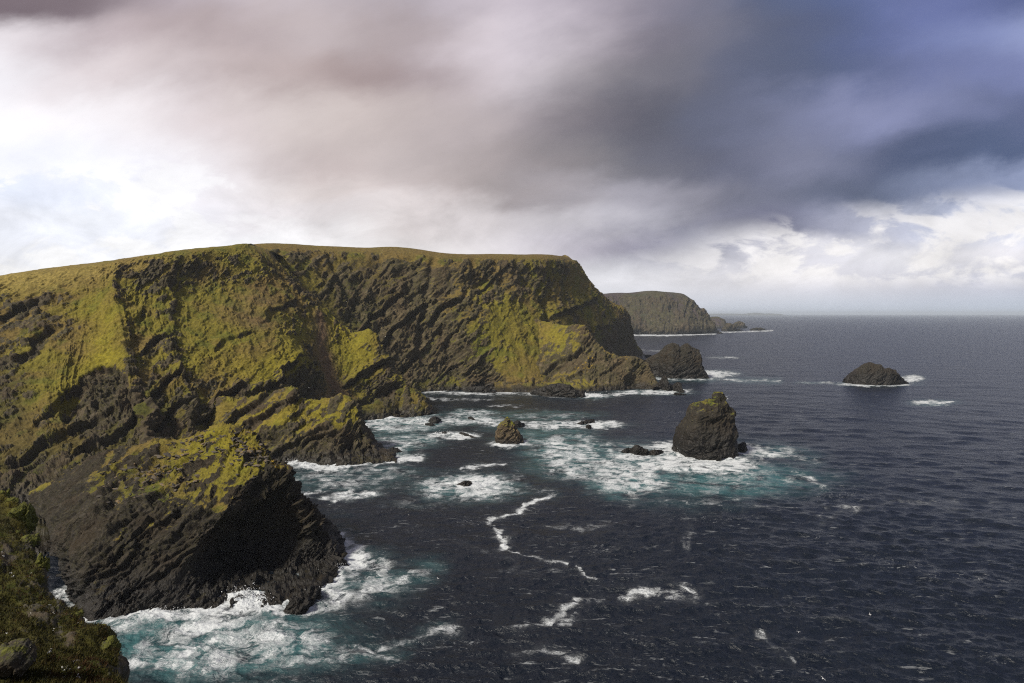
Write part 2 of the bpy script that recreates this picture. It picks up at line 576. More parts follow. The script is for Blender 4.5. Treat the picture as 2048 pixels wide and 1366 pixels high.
def build_world():
    w = bpy.data.worlds.new('World')
    scene.world = w
    w.use_nodes = True
    w.node_tree.nodes.clear()
    t = NT(w.node_tree)
    out = t.new('ShaderNodeOutputWorld')
    tc = t.new('ShaderNodeTexCoord')
    d = tc.outputs['Generated']
    sp = t.new('ShaderNodeSeparateXYZ')
    t.put(sp.inputs[0], d)
    x, y, z = sp.outputs
    yy = t.math('MAXIMUM', y, t.math('MULTIPLY', t.math('ABSOLUTE', x), 0.35))
    yy = t.math('MAXIMUM', yy, 0.2)
    u = t.math('DIVIDE', x, yy)
    v = t.math('DIVIDE', z, yy)
    # streets of cloud climb to the right
    cl = t.new('ShaderNodeCombineXYZ')
    t.put(cl.inputs[0], t.math('ADD', t.math('MULTIPLY', u, 1.15), t.math('MULTIPLY', v, 0.9)))
    t.put(cl.inputs[1], t.math('SUBTRACT', t.math('MULTIPLY', v, 2.5), t.math('MULTIPLY', u, 1.0)))
    clv = cl.outputs[0]
    nz = t.noise(clv, 1.7, 3, 0.5, 0.15, out=1)
    nf = t.noise(clv, 4.2, 8, 0.60, 0.15, out=1)
    s1 = t.new('ShaderNodeSeparateColor')
    t.put(s1.inputs[0], nz)
    s2 = t.new('ShaderNodeSeparateColor')
    t.put(s2.inputs[0], nf)

    def off(a, k1, b, k2):
        return t.math('ADD', t.math('MULTIPLY', t.math('SUBTRACT', a, 0.5), k1), t.math('MULTIPLY', t.math('SUBTRACT', b, 0.5), k2))
    # keep the horizon band level
    lift = t.ramp01(v, 0.02, 0.14)
    uw = t.math('ADD', u, t.math('MULTIPLY', off(s1.outputs[0], 0.20, s2.outputs[0], 0.12), lift))
    vw = t.math('ADD', v, t.math('MULTIPLY', off(s1.outputs[1], 0.12, s2.outputs[1], 0.09), lift))
    fac = t.math('DIVIDE', t.math('ADD', t.math('MULTIPLY', uw, F), 1024 + 100), 2048 + 200)
    prev = None
    rows = list(reversed(SKY_ROWS))
    for k, (py, cs) in enumerate(rows):
        rp = t.new('ShaderNodeValToRGB')
        cr = rp.color_ramp
        cr.interpolation = 'CARDINAL'
        while len(cr.elements) > 1:
            cr.elements.remove(cr.elements[-1])
        for j, c in enumerate(cs):
            p = (SKY_X[j] + 100) / 2248
            e = cr.elements[0] if j == 0 else cr.elements.new(p)
            e.position = p
            g_ = sum(c) / 3
            k_ = 0.90 if SKY_X[j] >= 1400 and py < 430 else 1.0
            c = tuple(g_ + (q - g_) * k_ for q in c)
            e.color = srgb(c)
        t.put(rp.inputs[0], fac)
        vv = (627 - py) / F
        if prev is None:
            cur = rp.outputs[0]
        else:
            m = t.ramp01(vw, pv_, vv)
            cur = t.mix(m, prev, rp.outputs[0])
        prev, pv_ = cur, vv
    # billows: brighter tops, darker bases in the broken cumulus low on the right and left
    sc = t.new('ShaderNodeCombineXYZ')
    t.put(sc.inputs[0], t.math('MULTIPLY', u, 1.0))
    t.put(sc.inputs[1], t.math('MULTIPLY', v, 2.0))
    b1 = t.noise(sc.outputs[0], 7.5, 9, 0.62, 0.5)
    b2 = t.noise(clv, 2.6, 8, 0.60, 0.15)
    low = t.math('MULTIPLY', t.ramp01(v, 0.015, 0.05), t.ramp01(v, 0.26, 0.12))
    amp = t.math('MULTIPLY', low, 0.9)
    puff = t.math('MULTIPLY', t.math('SUBTRACT', b1, 0.5), amp)
    soft = t.math('MULTIPLY', t.math('SUBTRACT', b2, 0.47), 0.50)
    gain = t.math('ADD', 1.05, t.math('ADD', puff, soft))
    # cumulus tops under the deck on the open-sea side
    pf = t.noise(sc.outputs[0], 9.0, 8, 0.6, 0.35)
    pf2 = t.noise(sc.outputs[0], 3.6, 3, 0.5, 0.2)
    pm = t.math('MULTIPLY', t.ramp01(t.math('ADD', t.math('MULTIPLY', pf, 0.75), t.math('MULTIPLY', pf2, 0.5)), 0.57, 0.66), t.math('MULTIPLY', t.ramp01(u, 0.10, 0.40), t.math('MULTIPLY', t.ramp01(v, 0.030, 0.065), t.ramp01(t.math('SUBTRACT', v, t.math('MULTIPLY', u, 0.14)), 0.10, 0.04))))
    prev = t.mix(t.math('MULTIPLY', pm, 0.85), prev, srgb((247, 243, 242)))
    pm2 = t.math('MULTIPLY', t.ramp01(t.math('ADD', t.math('MULTIPLY', pf, 0.75), t.math('MULTIPLY', pf2, 0.5)), 0.60, 0.68), t.math('MULTIPLY', t.ramp01(u, -0.25, -0.55), t.math('MULTIPLY', t.ramp01(v, 0.02, 0.05), t.ramp01(v, 0.27, 0.17))))
    brk = t.math('MULTIPLY', t.ramp01(u, -0.30, -0.62), t.math('MULTIPLY', t.ramp01(v, 0.05, 0.12), t.ramp01(v, 0.28, 0.19)))
    prev = t.mix(t.math('MULTIPLY', brk, 0.4), prev, srgb((226, 232, 250)))
    prev = t.mix(t.math('MULTIPLY', pm2, 0.9), prev, srgb((255, 254, 255)))
    cloud = t.vmath('SCALE', prev, gain)
    # below the horizon: the dim sea
    cloud = t.mix(t.ramp01(z, -0.02, -0.06), cloud, c4(0.05, 0.06, 0.08))
    bg1 = t.new('ShaderNodeBackground')
    t.put(bg1.inputs[0], cloud)
    bg1.inputs[1].default_value = 1.0
    sky = t.new('ShaderNodeTexSky', sky_type='NISHITA')
    sky.sun_disc = False
    sky.sun_elevation = SUN_EL
    sky.sun_rotation = SUN_AZ
    sky.altitude = 90
    bg2 = t.new('ShaderNodeBackground')
    t.put(bg2.inputs[0], sky.outputs[0])
    bg2.inputs[1].default_value = 0.10
    ms = t.new('ShaderNodeMixShader')
    ms.inputs[0].default_value = 0.06
    t.l.new(bg1.outputs[0], ms.inputs[1])
    t.l.new(bg2.outputs[0], ms.inputs[2])
    t.l.new(ms.outputs[0], out.inputs[0])
    w.cycles.sampling_method = 'MANUAL'
    w.cycles.sample_map_resolution = 512


build_world()
sd = Vector((math.sin(SUN_AZ) * math.cos(SUN_EL), math.cos(SUN_AZ) * math.cos(SUN_EL), math.sin(SUN_EL)))
sl = bpy.data.lights.new('sun', 'SUN')
sl.energy = 4.5
sl.angle = R(10)
sl.color = (1.0, 0.93, 0.82)
so = bpy.data.objects.new('sun', sl)
coll.objects.link(so)
so.rotation_euler = sd.to_track_quat('Z', 'Y').to_euler()
so.location = (-300, -150, 400)

cam = bpy.data.cameras.new('camera')
cam.lens = 24
cam.sensor_width = 36
cam.clip_start = 0.5
cam.clip_end = 200000
co = bpy.data.objects.new('camera', cam)
coll.objects.link(co)
co.location = (0, 0, CAMZ)
co.rotation_euler = (R(90) - PITCH, 0, 0)
scene.camera = co

# ================================================================== SEA
FOAM_E = [  # cx, cy, rx, ry, foam, aerated
    (400, 1300, 280, 85, .40, .95), (330, 1262, 170, 26, .55, .7), (720, 1165, 100, 55, .38, .4), (640, 1130, 60, 60, .55, .3),
    (300, 1238, 120, 18, .8, .5), (420, 1226, 120, 24, .85, .5), (560, 1228, 100, 20, .9, .4), (655, 1185, 45, 45, .9, .4), (690, 1115, 38, 40, .85, .3), (400, 1300, 60, 20, .55, .5),
    (330, 1345, 70, 18, .6, .6), (560, 1290, 120, 40, .32, .6), (650, 1320, 120, 30, .30, .5), (1080, 1150, 90, 10, .2, 0), (1320, 1192, 75, 12, .42, 0), (560, 1330, 90, 26, .38, .5),
    (895, 1270, 26, 18, .42, .1), (1380, 1085, 14, 30, .26, 0), (500, 1215, 70, 20, .8, .5),
    (935, 978, 112, 30, .62, .75), (965, 966, 55, 14, .9, .4),
    (1230, 928, 175, 40, .62, .8), (1400, 930, 130, 22, .95, .6), (1130, 900, 85, 38, .48, .9), (1270, 968, 95, 30, .52, 1.0),
    (1450, 962, 195, 36, .30, .9), (1530, 905, 90, 13, .5, .5), (1190, 912, 120, 12, .45, .3), (1345, 900, 60, 18, .8, .3),
    (1130, 851, 115, 10, .85, .6), (1190, 850, 60, 9, .9, .3), (1100, 880, 100, 25, .20, .75), (1090, 832, 110, 10, .25, .55),
    (800, 846, 100, 22, .55, .95), (800, 882, 80, 18, .45, .8), (770, 905, 70, 16, .4, .6), (905, 873, 62, 7, .95, .35), (950, 827, 60, 9, .45, .6), (940, 842, 90, 12, .5, .7),
    (1018, 889, 46, 8, .9, .3), (680, 962, 130, 30, .30, .35), (700, 992, 66, 12, .6, .35), (660, 1000, 50, 7, .55, .2), (760, 950, 90, 22, .3, .4), (650, 935, 80, 9, .9, .3),
    (128, 1200, 34, 20, 1, .2), (1185, 793, 42, 6, .8, .6), (1310, 785, 75, 6, .8, .6), (1430, 748, 52, 8, .75, .45), (1450, 744, 25, 5, .4, .2),
    (1755, 769, 78, 5, .8, .4), (1826, 758, 28, 8, .8, .3), (1640, 766, 60, 3, .35, .3), (1870, 806, 46, 6, .58, .6), (1900, 804, 14, 2, .9, 0),
    (1451, 797, 7, 3, 1, 0), (1480, 903, 50, 12, .9, .2), (1700, 1020, 60, 5, .28, 0), (1660, 1035, 30, 6, .30, 0), (1900, 1010, 80, 7, .26, 0),
    (960, 800, 60, 3, .35, 0), (1010, 812, 40, 3, .35, 0), (1450, 715, 40, 3, .4, .1), (1130, 1245, 40, 12, .32, 0), (840, 1010, 90, 14, .20, .1),
    (1160, 1060, 70, 10, .20, 0), (1250, 1015, 40, 6, .24, 0), (1500, 990, 90, 12, .22, .4)]
FOAM_L = [  # points, half width, foam, aerated
    ([(165, 1245), (260, 1226), (330, 1222), (420, 1212), (500, 1206), (560, 1216), (630, 1204), (660, 1165), (690, 1112), (668, 1078)], 13, .95, .5),
    ([(660, 1190), (760, 1163), (850, 1148)], 11, .42, .5), ([(200, 1355), (260, 1342), (330, 1322), (380, 1305), (425, 1285)], 9, .72, .3),
    ([(690, 1300), (750, 1312), (820, 1292), (885, 1265)], 8, .42, .2), ([(620, 1330), (720, 1320), (800, 1330)], 8, .3, .3),
    ([(1035, 1268), (1100, 1245), (1130, 1225), (1150, 1206), (1200, 1200)], 8, .46, 0), ([(1250, 1196), (1320, 1192), (1390, 1190)], 9, .45, 0),
    ([(1030, 1322), (1120, 1320), (1160, 1335)], 7, .36, 0), ([(1530, 1280), (1558, 1310), (1615, 1336)], 5, .40, 0),
    ([(1105, 992), (1060, 1012), (1030, 1028), (995, 1037), (978, 1045), (985, 1065), (1000, 1080), (1003, 1096), (1014, 1105)], 4.5, .66, 0),
    ([(992, 1070), (1001, 1085), (1008, 1100)], 6, .7, 0), ([(1014, 1105), (1060, 1118), (1130, 1133)], 3, .5, 0), ([(1150, 1140), (1195, 1165)], 3, .5, 0),
    ([(1030, 955), (1060, 975), (1105, 990)], 7, .38, .1), ([(925, 938), (1005, 931)], 4, .75, .1),
    ([(1595, 950), (1630, 962), (1648, 978)], 7, .42, .3), ([(730, 852), (790, 838), (850, 846), (930, 838), (1000, 850)], 7, .62, .4),
    ([(565, 926), (640, 931), (700, 933), (785, 922), (840, 915)], 6, .85, .2), ([(595, 989), (640, 986)], 4, .75, 0),
    ([(845, 783), (900, 786), (960, 787), (1050, 786), (1090, 789), (1160, 793), (1230, 790), (1300, 784), (1380, 783)], 4, .62, .1),
    ([(1290, 757), (1420, 759), (1480, 761), (1560, 763)], 3, .48, .4), ([(1264, 670), (1320, 671), (1390, 669), (1432, 667)], 1.6, .9, 0),
    ([(1440, 665), (1500, 663), (1545, 661)], 1.4, .7, 0), ([(1360, 912), (1395, 926), (1440, 915), (1470, 905), (1500, 902)], 7, 1, .2),
    ([(1040, 1135), (900, 1090)], 4, .15, 0), ([(1190, 970), (1260, 1000), (1380, 1010), (1500, 1000)], 8, .28, .2), ([(1480, 900), (1560, 905), (1640, 925)], 8, .35, .3),
    ([(1640, 1050), (1800, 1000), (1980, 1040)], 6, .16, 0), ([(1280, 700), (1400, 706)], 2, .4, 0), ([(840, 792), (870, 800), (950, 800)], 3, .4, 0)]
BULGE = [(486, 1200, 3.2, 1.9), (505, 1201, 3.0, 1.6), (468, 1203, 4.0, 1.3), (530, 1203, 5.0, 1.5), (300, 1226, 6.0, 1.5), (640, 1190, 5.0, 1.6), (600, 926, 8.0, 2.4), (838, 842, 7.0, 2.6), (900, 870, 9.0, 1.6),
         (1445, 908, 9.0, 3.2), (1362, 908, 8.0, 2.2), (1130, 850, 14, 1.6), (960, 966, 10, 1.0), (1190, 793, 10, 2.0), (1240, 790, 8, 1.4), (780, 836, 7, 2.0), (1440, 748, 12, 1.8)]


def build_sea():
    nA = 1500
    ang = np.linspace(R(-47), R(47), nA)
    inv = np.linspace(1 / 95.0, 1 / 9000.0, 1000)
    r = np.concatenate([1 / inv, np.geomspace(9000, 62000, 24)[1:]])
    A, Rr = np.meshgrid(ang, r, indexing='ij')
    X0 = (Rr * np.sin(A)).astype(np.float64)
    Y0 = (Rr * np.cos(A)).astype(np.float64)
    dr = np.gradient(r)[None, :]
    cell = np.maximum(np.abs(dr), Rr * (ang[1] - ang[0]))
    rg = np.random.default_rng(11)
    Z = np.zeros_like(X0)
    DX = np.zeros_like(X0)
    DY = np.zeros_like(X0)
    main = math.atan2(-0.94, -0.30)
    # sheltered bay is calmer than the open sea
    px0, py0 = W / 2 + F * X0 / Y0, 627 + F * CAMZ / Y0
    calm = 1 - 0.45 * ell(px0, py0, 950, 900, 420, 230)
    gust = np.clip(0.95 + 0.75 * fbm(np.stack([X0 / 150, Y0 / 260, 0 * X0], -1), 3, seed=66), 0.35, 1.6)
    for k in range(90):
        lam = 1.3 * (30 / 1.3) ** (rg.random() ** 1.25)
        th = main + rg.normal(0, 0.38 if lam > 8 else 0.60)
        kk = 2 * math.pi / lam
        slope = 0.056 if lam < 9 else 0.026
        amp = slope / kk
        fade = np.clip((lam / cell - 2.0) / 2.0, 0, 1)
        cx, cy = math.cos(th), math.sin(th)
        ph = kk * (cx * X0 + cy * Y0) + rg.random() * 6.28
        # wave groups
        env = 0.75 + 0.5 * np.sin((X0 * cy - Y0 * cx) * kk / 7.3 + rg.random() * 6) * np.sin((X0 * cx + Y0 * cy) * kk / 5.1 + rg.random() * 6)
        a = amp * fade * env * calm * (gust if lam < 8 else 1.0)
        Z += a * np.cos(ph)
        DX -= a * cx * np.sin(ph) * 1.0
        DY -= a * cy * np.sin(ph) * 1.0
    for k in range(9):
        lam = 28 + 45 * rg.random()
        th = main + rg.normal(0, 0.22)
        kk = 2 * math.pi / lam
        cx, cy = math.cos(th), math.sin(th)
        env = 0.6 + 0.6 * np.sin((X0 * cy - Y0 * cx) * kk / 4.3 + rg.random() * 6) * np.sin((X0 * cx + Y0 * cy) * kk / 6.1 + rg.random() * 6)
        Z += 0.017 / kk * np.clip((lam / cell - 2) / 2, 0, 1) * env * calm * np.cos(kk * (cx * X0 + cy * Y0) + rg.random() * 6.28)
    crest = Z.copy()
    px, py = px0, py0
    # foam and aerated water
    wob = np.stack([X0 / 9, Y0 / 14, 0 * X0], -1)
    near = Y0 < 4200
    wx = np.where(near, fbm(wob, 5, 0.6, seed=90) * 22 * 250 / np.maximum(Y0, 200), 0)
    wy = np.where(near, fbm(wob, 5, 0.6, seed=95) * 15 * 250 / np.maximum(Y0, 200), 0)
    foam = np.zeros(px.shape, f32)
    aer = np.zeros(px.shape, f32)
    qx, qy = (px + wx).astype(f32), (py + wy).astype(f32)
    for cx, cy, rx, ry, fo, ae in FOAM_E:
        m = (np.abs(px - cx) < rx * 2.4 + 30) & (np.abs(py - cy) < ry * 2.4 + 30)
        e = ell(qx[m], qy[m], cx, cy, rx, ry)
        foam[m] = np.maximum(foam[m], fo * sstep(0.0, 0.8, e))
        aer[m] = np.maximum(aer[m], ae * sstep(0.0, 0.7, e))
    for pts, wd, fo, ae in FOAM_L:
        xs, ys = [p[0] for p in pts], [p[1] for p in pts]
        g = wd * 4 + 25
        m = (px > min(xs) - g * 2) & (px < max(xs) + g * 2) & (py > min(ys) - g) & (py < max(ys) + g)
        d, _ = seg_dist(qx[m], qy[m], pts, 0.75)
        e = np.exp(-(d / wd) ** 2)
        foam[m] = np.maximum(foam[m], fo * e)
        e2 = np.exp(-(d / (wd * 2.2)) ** 2)
        aer[m] = np.maximum(aer[m], ae * e2)
        foam[m] = np.maximum(foam[m], 0.35 * fo * e2)
    bk = np.where(near, fbm(np.stack([X0 / 15, Y0 / 24, 0 * X0], -1), 4, 0.6, seed=97), 0)
    foam *= np.clip(1.12 + 0.85 * bk, 0.2, 1.35)
    bk2 = np.where(Y0 < 1400, fbm(np.stack([X0 / 5.0, Y0 / 7.5, 0 * X0], -1), 4, 0.62, seed=98), 0)
    foam *= np.clip(0.95 + 1.0 * bk2, 0.15, 1.3)
    foam = np.clip(foam, 0, 1)
    # a few whitecaps where crests are highest
    cap = sstep(0.55, 0.95, crest / (crest.std() * 3.0 + 1e-6)) * sstep(0.1, 0.5, fbm(np.stack([X0 / 60, Y0 / 90, 0 * X0], -1), 3, seed=60))
    foam = np.maximum(foam, 0.30 * cap * (Y0 < 1500))
    for bx, by, rad, h in BULGE:
        c = sea_pt(bx, by)
        d2 = ((X0 - c[0]) ** 2 + (0.7 * (Y0 - c[1])) ** 2) / (rad * rad)
        m = d2 < 6
        nn = fbm(np.stack([X0[m] / 2.2, Y0[m] / 2.2, 0 * X0[m]], -1), 4, 0.6, seed=70)
        Z[m] += h * np.exp(-d2[m]) * (0.6 + 0.55 * nn)
    Z += np.where(foam > 0.2, foam * 0.35 * np.where(near, fbm(np.stack([X0 / 1.7, Y0 / 1.7, 0 * X0], -1), 3, seed=75), 0), 0)
    P = np.stack([X0 + DX, Y0 + DY, Z], -1)

    m, t, b = new_mat('sea_water')
    geo = t.new('ShaderNodeNewGeometry')
    pos = geo.outputs['Position']
    mp = t.new('ShaderNodeMapping')
    mp.inputs['Rotation'].default_value = (0, 0, R(17))
    mp.inputs['Scale'].default_value = (0.75, 1.0, 1.0)
    t.put(mp.inputs['Vector'], pos)
    v = mp.outputs[0]
    fo, ae = t.attr('foam'), t.attr('aer')
    # lacy foam: thresholded turbulence plus the edges of cells
    n1 = t.noise(v, 0.16, 9, 0.68, 0.9)
    n2 = t.noise(v, 0.75, 7, 0.7, 1.2)
    rid = t.math('SUBTRACT', 1.0, t.math('MULTIPLY', t.math('ABSOLUTE', t.math('SUBTRACT', n2, 0.5)), 5.5))
    rid1 = t.math('SUBTRACT', 1.0, t.math('MULTIPLY', t.math('ABSOLUTE', t.math('SUBTRACT', n1, 0.5)), 6.0))
    n3 = t.noise(v, 2.6, 5, 0.7, 0.8)
    patt = t.math('ADD', t.math('MULTIPLY', n1, 0.75), t.math('ADD', t.math('MULTIPLY', t.math('MAXIMUM', rid, rid1), 0.26), t.math('MULTIPLY', n3, 0.22)))
    th = t.math('SUBTRACT', 0.972, t.math('MULTIPLY', t.math('POWER', fo, 0.5), 0.475))
    ff = t.ramp01(t.math('SUBTRACT', patt, th), -0.05, 0.20)
    ff = t.math('MULTIPLY', ff, t.ramp01(fo, 0.03, 0.14))
    # thin veil of spent foam
    veil = t.math('MULTIPLY', t.math('MULTIPLY', fo, 0.34), t.ramp01(n1, 0.38, 0.7))
    ff = t.math('MAXIMUM', ff, veil)
    na = t.noise(v, 0.07, 6, 0.6, 0.5)
    aef = t.math('MULTIPLY', ae, t.ramp01(na, 0.28, 0.60))
    deep = t.mix(t.noise(v, 0.004, 3), c4(0.004, 0.006, 0.010), c4(0.006, 0.011, 0.020))
    wc = t.mix(aef, deep, c4(0.042, 0.124, 0.132))
    # faint spume lines drawn out along the crests
    mp2 = t.new('ShaderNodeMapping')
    mp2.inputs['Rotation'].default_value = (0, 0, R(17))
    mp2.inputs['Scale'].default_value = (0.12, 0.55, 1.0)
    t.put(mp2.inputs['Vector'], pos)
    sl_ = t.noise(mp2.outputs[0], 1.0, 6, 0.65, 0.5)
    sp_ = t.math('MULTIPLY', t.ramp01(sl_, 0.585, 0.70), t.ramp01(na, 0.42, 0.60, 0, 0.36))
    ff = t.math('MAXIMUM', ff, sp_)
    # thin broken threads of spent foam in patches
    nw = t.noise(v, 0.11, 7, 0.62, 1.3)
    web = t.ramp01(t.math('MULTIPLY', t.math('ABSOLUTE', t.math('SUBTRACT', nw, 0.5)), 10.0), 0.16, 0.03)
    web = t.math('MULTIPLY', web, t.math('MULTIPLY', t.ramp01(t.noise(v, 0.022, 4, 0.6), 0.52, 0.66), t.ramp01(n2, 0.46, 0.62, 0, 0.55)))
    ff = t.math('MAXIMUM', ff, web)
    wc = t.mix(ff, wc, t.mix(n3, c4(0.46, 0.52, 0.54), c4(0.74, 0.75, 0.76)))
    t.put(b.inputs['Base Color'], wc)
    t.put(b.inputs['Roughness'], t.mix(ff, 0.30, 0.9, typ='FLOAT'))
    b.inputs['IOR'].default_value = 1.333
    t.put(b.inputs['Specular IOR Level'], t.mix(ff, 0.5, 0.1, typ='FLOAT'))
    w1 = t.noise(v, 0.9, 5, 0.6, 0.5)
    w2 = t.noise(v, 0.16, 5, 0.55, 0.4)
    w3 = t.noise(v, 0.03, 4, 0.55)
    h = t.math('ADD', t.math('MULTIPLY', w1, 0.75), t.math('ADD', t.math('MULTIPLY', w2, 3.0), t.math('MULTIPLY', w3, 6.5)))
    h = t.math('ADD', h, t.math('MULTIPLY', ff, 0.25))
    bp = t.new('ShaderNodeBump')
    bp.inputs['Strength'].default_value = 0.75
    bp.inputs['Distance'].default_value = 1.0
    t.put(bp.inputs['Height'], h)
    t.l.new(bp.outputs[0], b.inputs['Normal'])
    o = grid_mesh('sea_water', P, {'foam': foam.reshape(-1), 'aer': aer.reshape(-1)}, m, flip=True)
    tag(o, 'dark choppy sea with white foam around the rocks', 'sea', 'structure')
    return o


build_sea()

# ================================================================== LAND
mat_far = land_material('cliff_rock_and_turf', 1.6, 9, rocks=((0.034, 0.029, 0.018), (0.150, 0.120, 0.070)), lum=1.2)
mat_mid = land_material('hillside_rock_and_turf', 1.0, 10)
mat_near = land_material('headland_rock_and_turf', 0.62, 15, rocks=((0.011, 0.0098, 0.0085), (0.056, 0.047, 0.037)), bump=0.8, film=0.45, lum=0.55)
mat_rock = land_material('sea_stack_rock', 0.8, 26, rocks=((0.014, 0.0125, 0.011), (0.052, 0.045, 0.036)), bump=0.7, film=0.3, lum=0.5)
mat_dist = land_material('distant_cliff_rock', 4.0, 20)


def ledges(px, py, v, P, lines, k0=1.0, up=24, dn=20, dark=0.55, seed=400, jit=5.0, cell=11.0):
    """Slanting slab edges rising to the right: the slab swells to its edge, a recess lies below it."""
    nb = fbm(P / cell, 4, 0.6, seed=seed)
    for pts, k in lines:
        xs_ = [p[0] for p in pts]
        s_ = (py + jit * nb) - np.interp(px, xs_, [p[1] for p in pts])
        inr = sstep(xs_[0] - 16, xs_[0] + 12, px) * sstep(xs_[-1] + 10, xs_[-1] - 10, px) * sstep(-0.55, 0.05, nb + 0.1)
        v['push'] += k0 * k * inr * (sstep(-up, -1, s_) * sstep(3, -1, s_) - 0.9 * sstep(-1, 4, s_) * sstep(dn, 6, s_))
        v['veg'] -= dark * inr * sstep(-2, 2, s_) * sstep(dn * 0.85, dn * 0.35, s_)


# ---- main far cliff
def paint_F(px, py, v, rt, ct, P):
    top = sstep(1.22, 1.0, rt)
    v['veg'] += 0.7 * top + 0.40 * ell(px, py, 1200, 630, 70, 60) + 0.35 * ell(px, py, 1150, 560, 60, 50)
    v['brown'] += 0.7 * top
    v['rock'] *= 1 - 0.85 * sstep(1.12, 1.0, rt)
    for e in ((1090, 680, 90, 60, 25), (1000, 640, 50, 60, 60), (1060, 720, 60, 40, 10), (1160, 560, 30, 30, 0), (1090, 580, 22, 60, 10)):
        g = ell(px, py, *e)
        v['veg'] += 0.45 * g
        v['rock'] *= 1 - 0.55 * g
        v['yellow'] += 0.15 * g
    for e in ((780, 690, 55, 70, 0), (800, 600, 60, 60, 0), (850, 620, 60, 90, 20), (900, 740, 50, 40, 0)):
        v['veg'] -= 0.22 * ell(px, py, *e)
    for e in ((830, 690, 40, 60, 0), (900, 700, 40, 50, 0), (960, 700, 25, 50, 20)):
        v['green'] += 0.7 * ell(px, py, *e)
        v['veg'] += 0.15 * ell(px, py, *e)
    # gullies running down the face
    for pts in ([(870, 510), (858, 580), (840, 640), (830, 720)], [(945, 520), (950, 560), (985, 600)], [(1035, 520), (1050, 560), (1090, 600), (1095, 640)],
                [(1105, 530), (1090, 600), (1095, 650)], [(760, 510), (720, 580), (690, 640)], [(655, 520), (690, 580), (720, 640)]):
        d, tt = seg_dist(px, py, pts)
        g = np.exp(-(d / 8) ** 2)
        v['push'] -= 4.5 * g
        v['rock'] *= 1 + 0.3 * np.exp(-(d / 14) ** 2)
    v['push'] += 6 * ell(px, py, 560, 560, 40, 80, -25)
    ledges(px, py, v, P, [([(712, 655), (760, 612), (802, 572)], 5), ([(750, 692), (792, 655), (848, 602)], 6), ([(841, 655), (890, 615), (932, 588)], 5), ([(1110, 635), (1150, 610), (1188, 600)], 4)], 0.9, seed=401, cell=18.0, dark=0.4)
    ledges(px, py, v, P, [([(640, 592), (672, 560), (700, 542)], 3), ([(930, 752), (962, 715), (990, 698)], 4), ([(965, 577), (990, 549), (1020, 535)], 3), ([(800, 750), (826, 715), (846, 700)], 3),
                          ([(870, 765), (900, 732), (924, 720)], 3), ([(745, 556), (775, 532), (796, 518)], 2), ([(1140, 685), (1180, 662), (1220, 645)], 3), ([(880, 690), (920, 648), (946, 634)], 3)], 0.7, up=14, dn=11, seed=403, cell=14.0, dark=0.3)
    for e in ((800, 705, 48, 62, 0), (770, 650, 26, 26, 0), (870, 745, 70, 28, 0), (1210, 690, 40, 30, 0)):
        v['shade_tint'] += 0.85 * ell(px, py, *e)  # shade painted into the tint of the lower wall and crevice
    for e in ((680, 600, 80, 60, 20), (740, 575, 70, 50, 0), (720, 640, 50, 30, 0)):
        v['brown'] += 0.5 * ell(px, py, *e)
        v['shade_tint'] += 0.6 * ell(px, py, *e)  # tint darkened to set this face behind the nearer ridge
        v['veg'] -= 0.12 * ell(px, py, *e)
    v['push'] -= 8 * ell(px, py, 770, 650, 24, 26, -30) + 6 * ell(px, py, 800, 725, 40, 34)
    v['veg'] -= 0.35 * ell(px, py, 800, 725, 44, 40)


def Fc(p, back=(0, 260, 4)):
    return col(p, back)


Fcols = [
    Fc([(380, 503, 780), (420, 560, 760), (470, 620, 745), (530, 690, 735), (580, 750, 730), W_(620, 796)]),
    Fc([(540, 495, 800), (590, 560, 775), (640, 620, 762), (690, 690, 752), (725, 745, 748), W_(760, 793)]),
    Fc([(640, 499, 845), (680, 560, 815), (725, 625, 800), (770, 695, 785), (795, 745, 778), W_(815, 787)]),
    Fc([(720, 502, 865), (750, 560, 838), (785, 630, 815), (820, 700, 800), (838, 745, 795), W_(850, 783)]),
    Fc([(790, 501, 872), (815, 560, 850), (845, 630, 832), (872, 700, 818), (890, 745, 810), W_(900, 781)]),
    Fc([(900, 514, 882), (915, 570, 858), (935, 635, 838), (955, 700, 820), (968, 745, 808), W_(980, 779)]),
    Fc([(1000, 515, 925), (1005, 570, 895), (1020, 630, 868), (1040, 690, 845), (1055, 740, 822), W_(1065, 780)]),
    Fc([(1080, 516, 985), (1085, 570, 955), (1095, 620, 930), (1110, 670, 905), (1125, 720, 880), W_(1135, 771)]),
    Fc([(1125, 517, 1070), (1140, 560, 1060), (1160, 610, 1045), (1180, 660, 1035), (1195, 700, 1030), W_(1205, 747)]),
    Fc([(1143, 519, 1180), (1172, 556, 1180), (1203, 603, 1180), (1225, 645, 1180), (1236, 690, 1185), W_(1245, 730)]),
    Fc([(1142, 520, 1260), (1184, 581, 1275), (1224, 608, 1290), (1252, 626, 1300), (1263, 668, 1320), W_(1286, 717.5)]),
    Fc([(1130, 523, 1360), (1175, 578, 1380), (1214, 612, 1400), (1240, 634, 1420), (1250, 672, 1440), W_(1270, 708)]),
    Fc([(1100, 530, 1500), (1130, 578, 1530), (1165, 620, 1560), (1185, 645, 1590), (1195, 670, 1610), W_(1210, 698)]),
]
o, *_ = land('cliff_hill', Fcols, mat_far, 1.35, vis=(1, 7), S=1.6, rock_amp=0.62, big=3.0, paint=paint_F, veg0=0.66, vegk=1.6, seed=1,
             crest_rows=(0.98, 1.3), layers=((12, 2.2), (4.6, 1.0), (1.9, 0.4)), gull=2.2)
tag(o, 'tall moss green sea cliff with flat top falling to the bay', 'cliff', 'structure')


